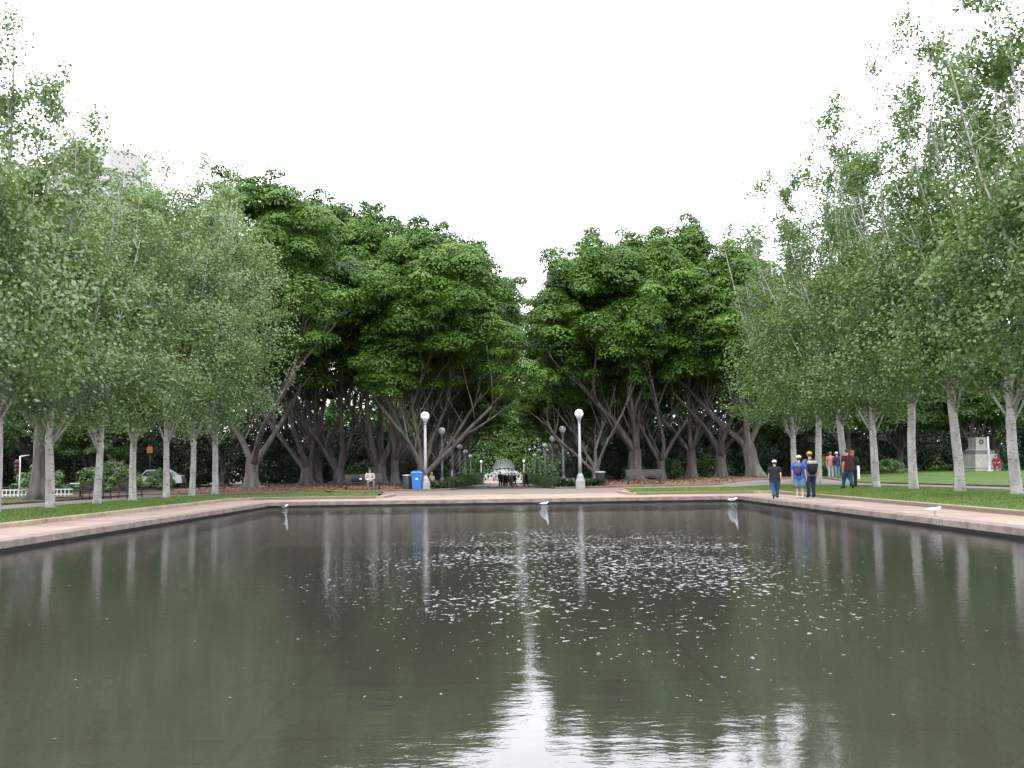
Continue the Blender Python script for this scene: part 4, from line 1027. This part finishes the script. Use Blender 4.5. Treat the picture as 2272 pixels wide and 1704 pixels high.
def person(label, loc, rz, h=1.75, pose='stand', shirt=('s', (.1, .1, .1)), legs=('j', (.05, .1, .2)), shoe=(.03, .03, .03), hair='hairdk', cap=None, capbrim=None, shorts=False, longsleeve=False, wide=1.0, longhair=False, detail=True, group=None, skirt=None):
    P = {k: Vector(v) for k, v in POSE[pose].items()}; W = wide
    root = empty('person', loc, rz, h / 1.75)
    names = ['pel', 'belly', 'chest', 'neck', 'head', 'shL', 'elL', 'wrL', 'shR', 'elR', 'wrR', 'hipL', 'kneeL', 'ankL', 'toeL', 'hipR', 'kneeR', 'ankR', 'toeR']
    V = [P[n] for n in names]; ix = {n: i for i, n in enumerate(names)}
    rad = {'pel': (.11, .08), 'belly': (.10, .075), 'chest': (.10, .075), 'neck': (.052, .055), 'head': (.078, .095), 'shL': .045, 'elL': .040, 'wrL': .026, 'shR': .045, 'elR': .040, 'wrR': .026,
           'hipL': .07, 'kneeL': .056, 'ankL': .038, 'toeL': .032, 'hipR': .07, 'kneeR': .056, 'ankR': .038, 'toeR': .032}
    rr = [rad[n] for n in names]
    E = [('pel', 'belly'), ('belly', 'chest'), ('chest', 'neck'), ('neck', 'head'), ('chest', 'shL'), ('shL', 'elL'), ('elL', 'wrL'), ('chest', 'shR'), ('shR', 'elR'), ('elR', 'wrR'), ('pel', 'hipL'), ('hipL', 'kneeL'), ('kneeL', 'ankL'), ('ankL', 'toeL'), ('pel', 'hipR'), ('hipR', 'kneeR'), ('kneeR', 'ankR'), ('ankR', 'toeR')]
    E = [(ix[a], ix[b]) for a, b in E]
    hd = P['head']; V.append(hd + Vector((0, .01, .085))); rr.append((.07, .085)); E.append((ix['head'], len(V) - 1))
    for s in ('L', 'R'):            # hands: palm and five fingers
        wr = P['wr' + s]; d = (wr - P['el' + s]).normalized(); sd = -1 if s == 'L' else 1
        fw = Vector((0, -1, 0)); fw = (fw - d * fw.dot(d)); fw = fw.normalized() if fw.length > .1 else Vector((1, 0, 0))
        pm = len(V); V.append(wr + d * .075); rr.append((.020, .036)); E.append((ix['wr' + s], pm))
        if detail:
            inw = Vector((-sd, 0, 0))
            for q, (of, ln) in enumerate([(-.030, .062), (-.010, .074), (.010, .080), (.030, .070)]):
                a = len(V); V.append(wr + d * .115 + fw * of); rr.append(.0095); E.append((pm, a))
                V.append(wr + d * (.115 + ln * .55) + fw * of * 1.1 + inw * .012); rr.append(.0085); E.append((a, a + 1))
                V.append(wr + d * (.115 + ln * .95) + fw * of * 1.1 + inw * .038); rr.append(.0075); E.append((a + 1, a + 2))
            a = len(V); V.append(wr + d * .06 + fw * .045 + inw * .01); rr.append(.011); E.append((pm, a)); V.append(wr + d * .10 + fw * .062 + inw * .022); rr.append(.009); E.append((a, a + 1))
    skin_obj('body', V, E, rr, M['skin'], root, 0, 1)
    # face: nose, ears, eyes
    if detail:
        b = MB(); b.ell(hd + Vector((0, -.105, .015)), (.014, .02, .022), 8, 6); b.ell(hd + Vector((-.085, .0, .02)), (.012, .02, .032), 8, 6); b.ell(hd + Vector((.085, .0, .02)), (.012, .02, .032), 8, 6); b.build('nose_and_ears', M['skin'], root)
        b = MB()
        for s in (-1, 1): b.ell(hd + Vector((s * .032, -.092, .045)), (.011, .008, .007), 8, 6)
        b.build('eye', M['hairdk'], root); b = MB(); b.ell(hd + Vector((0, -.094, -.035)), (.024, .007, .006), 8, 6); b.build('mouth', cloth('lip', (.3, .1, .08)), root)
    sm = cloth(*shirt); lm = cloth(*legs)
    # clothes: lofted over the trunk and limbs
    mid = lambda a, b, t: a + (b - a) * t
    rs_ = random.Random(hash(label) % 9999 if False else len(label) * 7 + int(h * 100))
    def loft(mb, cs, n=20):
        """cs: (centre, rx, ry); horizontal elliptical rings with slight folds"""
        vs = []; fs = []; ph = rs_.uniform(0, 6)
        for i, (c, rx, ry) in enumerate(cs):
            for k in range(n):
                a = 2 * PI * k / n; f = 1 + .035 * math.sin(5 * a + ph + i * .9)
                vs.append((c[0] + rx * f * math.cos(a), c[1] + ry * f * math.sin(a), c[2]))
        for i in range(len(cs) - 1):
            for k in range(n): a = i * n + k; b = i * n + (k + 1) % n; fs.append((a, b, b + n, a + n))
        mb.add(vs, fs, True)
    def limb(mb, pts, rad, n=12):
        mb.tube(pts, rad, n, lobes=lambda i, a: 1 + .05 * math.sin(3 * a + i * 1.7))
    pel, bel, che, nek = P['pel'], P['belly'], P['chest'], P['neck']
    up = Vector((0, 0, 1)); hem = pel - up * (.0 if pose == 'sit' else .13)
    b = MB()
    loft(b, [(hem, .19 * W, .15 * W), (pel, .187 * W, .148 * W), (bel, .172 * W, .135 * W), (mid(bel, che, .5), .178 * W, .13 * W), (che, .192 * W, .125 * W),
             (mid(che, nek, .45), .195 * W, .115 * W), (mid(che, nek, .66), .175 * W, .10 * W), (mid(che, nek, .84), .115 * W, .08), (mid(che, nek, .97), .065, .062)])
    for s in ('L', 'R'):
        sh, el, wr = P['sh' + s], P['el' + s], P['wr' + s]; inn = Vector((-sh.x * .45, 0, .0)); ow = Vector((sh.x * .12 * W, 0, 0))
        if longsleeve: limb(b, [sh + inn, sh + ow * .6 + up * .005, mid(sh, el, .3) + ow, mid(sh, el, .75) + ow, el + ow * .6, mid(el, wr, .5), mid(el, wr, .96)], [.06, .078, .075, .066, .06, .05, .042])
        else: limb(b, [sh + inn, sh + ow * .6 + up * .005, mid(sh, el, .3) + ow, mid(sh, el, .72) + ow], [.06, .082, .084, .085])
    b.build('shirt', sm, root)
    b = MB(); loft(b, [(pel + up * .05, .15 * W, .11 * W), (pel, .16 * W, .118 * W), (pel - up * .07, .165 * W, .118 * W), (pel - up * (.10 if pose == 'sit' else .13), .13 * W, .10 * W)])
    for s in ('L', 'R'):
        hp, kn, an = P['hip' + s], P['knee' + s], P['ank' + s]; sg = Vector((math.copysign(.012, hp.x), 0, 0))
        if shorts: limb(b, [hp + up * .03, mid(hp, kn, .35) + sg, mid(hp, kn, .75) + sg, mid(hp, kn, 1.18) + sg], [.10 * W, .112 * W, .112 * W, .118 * W])
        else: limb(b, [hp + up * .03, mid(hp, kn, .4) + sg, kn + sg * .5, mid(kn, an, .4), mid(kn, an, .8), mid(kn, an, 1.02)], [.10 * W, .102 * W, .078 * W, .074, .070, .074])
    b.build('shorts' if shorts else 'trousers', lm, root)
    for s in ('L', 'R'):
        a, t_ = P['ank' + s], P['toe' + s]
        skin_obj('shoe', [a + (a - t_) * .35 + Vector((0, 0, -.035)), a.lerp(t_, .5) + Vector((0, 0, -.01)), t_ + (t_ - a) * .1], [(0, 1), (1, 2)], [(.04, .042), (.044, .038), (.036, .028)], cloth('shoe_%d_%d' % (int(shoe[0] * 99), int(shoe[2] * 99)), shoe), root, 1, 2)
    if cap:
        b = MB(); pr = []
        for q in range(7):
            a = q / 6 * PI / 2; pr.append((.112 * math.cos(a) + .001, .105 * math.sin(a)))
        b.lathe(pr, 20, c=hd + Vector((0, .0, .055))); c_ = b.build('cap', cloth(*cap), root)
        b = MB(); br = 1 if capbrim is None else capbrim
        vs = []; n = 9
        for q in range(n):
            a = PI + PI * q / (n - 1); x = math.cos(a) * .105; y0 = math.sin(a) * .09; y1 = y0 - .085 * abs(math.sin(a)) - .005
            for (yy, zz) in ((y0, .062), (y1, .045), (y1, .037), (y0, .052)): vs.append(hd + Vector((x, yy * br, zz)))
        fs = [(i * 4 + j, i * 4 + (j + 1) % 4, i * 4 + 4 + (j + 1) % 4, i * 4 + 4 + j) for i in range(n - 1) for j in range(4)] + [(0, 1, 2, 3), ((n - 1) * 4 + 3, (n - 1) * 4 + 2, (n - 1) * 4 + 1, (n - 1) * 4)]
        b.add(vs, fs, True); b.build('cap_brim', cloth(*cap), c_)
        b = MB(); b.ell(hd + Vector((0, .045, .015)), (.088, .065, .075), 14, 9); b.build('hair', M[hair], root)
    else:
        b = MB(); b.ell(hd + Vector((0, .022, .062)), (.098, .105, .10), 16, 10)
        if longhair: b.ell(hd + Vector((0, .06, -.06)), (.09, .055, .16), 14, 9)
        b.build('hair', M[hair], root)
    tag(root, label, 'person', group); return root
def backpack(loc_person, body, top=None, label='', h=1.75, sc=1.0):
    t = empty('backpack', loc_person.location, loc_person.rotation_euler.z, h / 1.75)
    b = MB(); b.ell((0, .22, 1.19), (.17 * sc, .12, .25 * sc), 18, 14); b.ell((0, .30, 1.12), (.13 * sc, .08, .15 * sc), 16, 10); b.build('bag', cloth(*body), t)
    if top: b = MB(); b.ell((0, .21, 1.34), (.178 * sc, .126, .115), 18, 12); b.build('top_panel', cloth(*top), t)
    for s in (-1, 1):
        b = MB(); b.tube([(s * .1, .15, 1.38), (s * .12, .02, 1.495), (s * .12, -.12, 1.42), (s * .13, -.14, 1.25), (s * .17, .0, 1.08), (s * .13, .16, 1.02)], [.02] * 6, 8); b.build('strap', cloth(*body), t)
    tag(t, label, 'backpack'); return t
def gp(px, Y, dz=0): x = at(px, Y); return (x, Y, G(x, Y) + dz)
JEAN = ('jeans_blue', (.035, .085, .15)); JEANL = ('jeans_faded', (.12, .20, .26)); JEAND = ('jeans_dark', (.02, .04, .07))
A = PI  # facing away from the camera
person('person in white cap, loose black T-shirt and blue jeans walking alone by the pool edge', gp(1718, 37.3, .012), A - .15, 1.40, 'walk', ('tee_black', (.018, .018, .028)), JEAN, cap=('cap_white', (.75, .75, .75)), wide=1.4)
p2 = person('person in white cap, blue T-shirt and denim shorts on the right paving', gp(1772, 37.6, .012), A - .45, 1.56, 'stand', ('tee_blue', (.05, .10, .48)), JEANL, shoe=(.7, .7, .7), cap=('cap_white', (.75, .75, .75)), shorts=True, wide=1.28)
backpack(p2, ('pack_navy', (.04, .05, .09)), ('pack_grey', (.10, .14, .20)), 'navy and grey backpack worn over the blue T-shirt', 1.56)
p3 = person('tall person in yellow cap, grey-green top and dark jeans on the right paving', gp(1797, 38.2, .012), A + .15, 1.70, 'hip', ('top_greygreen', (.09, .13, .14)), JEAND, cap=('cap_yellow', (.62, .36, .04)), wide=1.08)
backpack(p3, ('pack_black', (.015, .015, .02)), ('pack_beige', (.40, .36, .34)), 'black backpack with beige top worn by the person in yellow cap', 1.70, 1.22)
person('stout person in maroon T-shirt and jeans walking across the right lawn', gp(1880, 42.6, .09), A + .25, 1.66, 'walk2', ('tee_maroon', (.085, .022, .028)), JEAN, wide=1.5)
person('ginger-haired person in grey and black, half hidden behind the maroon T-shirt', gp(1892, 44.6, .09), A - .7, 1.58, 'hold', ('top_charcoal', (.05, .045, .05)), ('trousers_black', (.02, .02, .025)), hair='hairrd', longhair=True, longsleeve=True)
person('person in pink top and pale jeans standing at the far kerb of the right road', gp(1843, 66.5, .03), A - .3, 1.72, 'stand', ('top_pink', (.50, .20, .20)), ('jeans_pale', (.42, .45, .52)), shoe=(.7, .7, .7), hair='hairbr')
person('person in navy jacket with white sleeve beside the one in pink', gp(1857, 66.2, .03), A + .4, 1.70, 'hold', ('jacket_navy', (.03, .03, .08)), JEANL, shoe=(.6, .6, .6), hair='hairdk', longsleeve=True, cap=('cap_white', (.75, .75, .75)))
sx = at(822, 61.8)
person('person in striped pale top and grey trousers sitting on the left bench', (sx, 61.8, G(sx, 62) + .02), R(15), 1.72, 'sit', ('top_stripe', (.46, .44, .40)), ('trousers_grey', (.16, .15, .14)), hair='hairdk', longsleeve=True)
# stripe-like pale book/bag on lap and a dark bag on the bench
b = MB(); b.box(-.13, .13, -.10, .10, 0, .05, .01); o = b.build('folded_paper', cloth('paper_pink', (.6, .4, .4))); o.location = (sx - .06, 61.42, G(sx, 62) + .64); o.rotation_euler = (R(15), 0, R(15))
tag(o, 'pinkish folded paper on the lap of the seated person', 'paper')
t = empty('travel_bag', (at(793, 61.9), 61.95, G(-9, 62) + .5)); b = MB(); b.ell((0, 0, .17), (.36, .17, .20), 18, 12); b.build('bag', cloth('bag_navy', (.02, .02, .05)), t)
b = MB(); b.tube([(-.14, -.05, .3), (-.1, -.05, .44), (.1, -.05, .44), (.14, -.05, .3)], [.015] * 4, 8); b.build('handle', cloth('bag_navy', (.02, .02, .05)), t); b = MB(); b.ell((.25, -.12, .2), (.09, .06, .06), 12, 8); b.build('tag', M['white'], t)
tag(t, 'dark navy bag lying on the left bench beside the seated person', 'bag')
person('fair-haired person in white top sitting low behind the nearest left lamp', gp(958, 70, -.05), R(60), 1.65, 'sit', ('top_white', (.6, .6, .6)), JEAN, hair='hairbl', longhair=True)
person('person in red sitting at the foot of the stone monument', gp(2212, 79, .06), R(-20), 1.6, 'sit', ('top_red', (.26, .015, .04)), ('trousers_red', (.25, .02, .04)), hair='hairdk', detail=False)
crowd = [ # px, Y, height, pose, top, legs, label
 (1110, 127, 1.86, 'stand', ('coat_teal', (.035, .07, .11)), JEAND, 'tall person in long dark teal coat, leftmost of the avenue group'),
 (1117, 131, 1.60, 'walk', ('top_tan', (.30, .25, .2)), ('trousers_tan', (.2, .17, .14)), 'person in tan top next to the teal coat in the avenue'),
 (1122, 128, 1.72, 'stand', ('top_dark', (.04, .035, .04)), ('trousers_black', (.02, .02, .025)), 'person in black between the tan top and grey jacket in the avenue'),
 (1128, 127, 1.66, 'walk2', ('jacket_taupe', (.22, .19, .18)), JEAND, 'person in taupe jacket in the middle of the avenue group'),
 (1134, 130, 1.74, 'stand', ('top_mauve', (.26, .22, .24)), ('trousers_grey', (.16, .15, .14)), 'person in mauve-grey top right of the middle in the avenue group'),
 (1138, 128, 1.70, 'walk', ('top_offwhite', (.5, .48, .45)), ('trousers_pale', (.4, .38, .36)), 'pale-dressed slim person in the avenue group'),
 (1142, 127, 1.68, 'walk', ('top_black2', (.02, .02, .03)), ('trousers_black', (.02, .02, .025)), 'person in black, right end of the avenue group'),
 (1162, 133, 1.65, 'stand', ('top_brown', (.14, .11, .09)), ('trousers_brown', (.16, .11, .09)), 'person in brown beside the one with pale hat in the avenue'),
 (1167, 126, 1.86, 'walk2', ('top_black3', (.02, .02, .025)), ('trousers_black', (.02, .02, .025)), 'person in black with pale hat alone on the right of the avenue'),
]
for i, (px, Y, h, ps, tp, lg, lab) in enumerate(crowd):
    person(lab, (at(px, Y), Y, -.0155 * (Y - 62) + .01), A * (i % 2) + .2 * i, h, ps, tp, lg, longsleeve=True, detail=False, cap=(('cap_white', (.75, .75, .75)) if i == 8 else None), hair=['hairdk', 'hairbr', 'hairbl'][i % 3], group='people in the avenue', wide=1.15)
rs = random.Random(9)
cols = [('far_white', (.6, .6, .6)), ('far_navy', (.03, .04, .09)), ('far_black', (.02, .02, .02)), ('far_beige', (.4, .35, .28)), ('far_red', (.3, .04, .04))]
for i in range(14):
    x = -3.9 + i * .62 + rs.uniform(-.15, .15); Y = 238 + rs.uniform(-8, 5)
    person('tiny far figure standing before the fountain', (x, Y, G(0, 200) + .01), rs.uniform(0, 6), rs.uniform(1.6, 1.8), rs.choice(['stand', 'walk', 'walk2']), cols[i % 5], cols[(i * 2 + 1) % 5], longsleeve=True, detail=False, group='far figures before the fountain')

# ------------------------------------------------------------------ birds
def bird(name, loc, rz, s, bodyc, wingc, label, legs=True, tail=.12, beak=(.5, .12, .05)):
    root = empty(name, loc, rz, s)
    vs = [(0, .16, .17), (0, .05, .19), (0, -.08, .205), (0, -.15, .25), (0, -.175, .285)]; 
    skin_obj('body', vs, [(0, 1), (1, 2), (2, 3), (3, 4)], [(.02, .015), (.062, .055), (.058, .06), (.032, .034), (.034, .036)], bodyc, root, 1, 2)
    for sd in (-1, 1):
        b = MB(); b.ell((sd * .055, .07, .205), (.016, .16, .045), 12, 8, Matrix.Rotation(R(-6), 3, 'X')); b.build('wing', wingc, root)
    b = MB(); b.add([(-.03, .2, .19), (.03, .2, .19), (.035, .33, .20), (-.035, .33, .20), (-.03, .2, .178), (.03, .2, .178), (.035, .33, .194), (-.035, .33, .194)], [(0, 1, 2, 3), (7, 6, 5, 4), (0, 4, 5, 1), (1, 5, 6, 2), (2, 6, 7, 3), (3, 7, 4, 0)]); b.build('tail', wingc, root)
    b = MB(); b.tube([(0, -.2, .285), (0, -.255, .275)], [.012, .003], 6); b.build('beak', cloth('beak_%d' % int(beak[0] * 100), beak), root)
    if legs:
        for sd in (-1, 1):
            b = MB(); b.tube([(sd * .03, .0, .15), (sd * .03, .01, .01)], [.007, .006], 6); b.tube([(sd * .03, .01, .008), (sd * .035, -.06, .006)], [.008, .004], 5); b.build('leg', cloth('beak_%d' % int(beak[0] * 100), beak), root)
    tag(root, label, 'bird'); return root
gw, gg = simple('gull_white', (.75, .76, .78), .7, .05, 9), simple('gull_grey', (.40, .44, .50), .7, .08, 9)
bd = simple('dark_plumage', (.035, .033, .03), .6, .3, 9)
bird('seagull', (at(2070, 24.0), 24.0, .0), R(90), .8, gw, gg, 'white and grey seagull standing on the right paving')
bird('seagull', (at(1624, 41.1), 41.1, WZ - .09), R(100), .95, gw, gg, 'white bird floating on the water in the far right corner', legs=False)
bird('seagull', (at(1207, 40.6), 40.6, WZ - .09), R(80), .8, gw, gg, 'small white bird floating below the far edge in the middle', legs=False)
bird('seagull', (at(636, 41.2), 41.0, WZ - .09), R(80), .85, gw, bd, 'dark-winged bird floating in the far left corner', legs=False)
bird('dark_bird', (at(730, 48), 48.0, G(-8, 48) + .085), R(-80), 1.15, bd, bd, 'dark bird feeding on the left lawn near the bench')

# fallen leaves drifting on the water
k = 420; x = rng.uniform(PX0 + .2, PX1 - .2, k); y = rng.uniform(4.6, 40, k) ** 1.0; y = 4.6 + (y - 4.6) * rng.uniform(.1, 1, k)
V, F = leaf_quads(np.c_[x, y, np.full(k, WZ + .006)], np.c_[rng.normal(0, .04, (k, 2)), np.ones(k)], rng.uniform(.018, .035, k), rng)
M['fallen'] = leafmat('fallen_leaf', (.10, .085, .03), (.15, .12, .04), (.25, .2, .07), trans=0, rough=.7)
tag(np_mesh('floating_leaves', V, F, M['fallen'], rnd=rng.uniform(0, 1, k)), 'tiny yellowish leaves floating on the pool', 'leaves', kind='stuff')
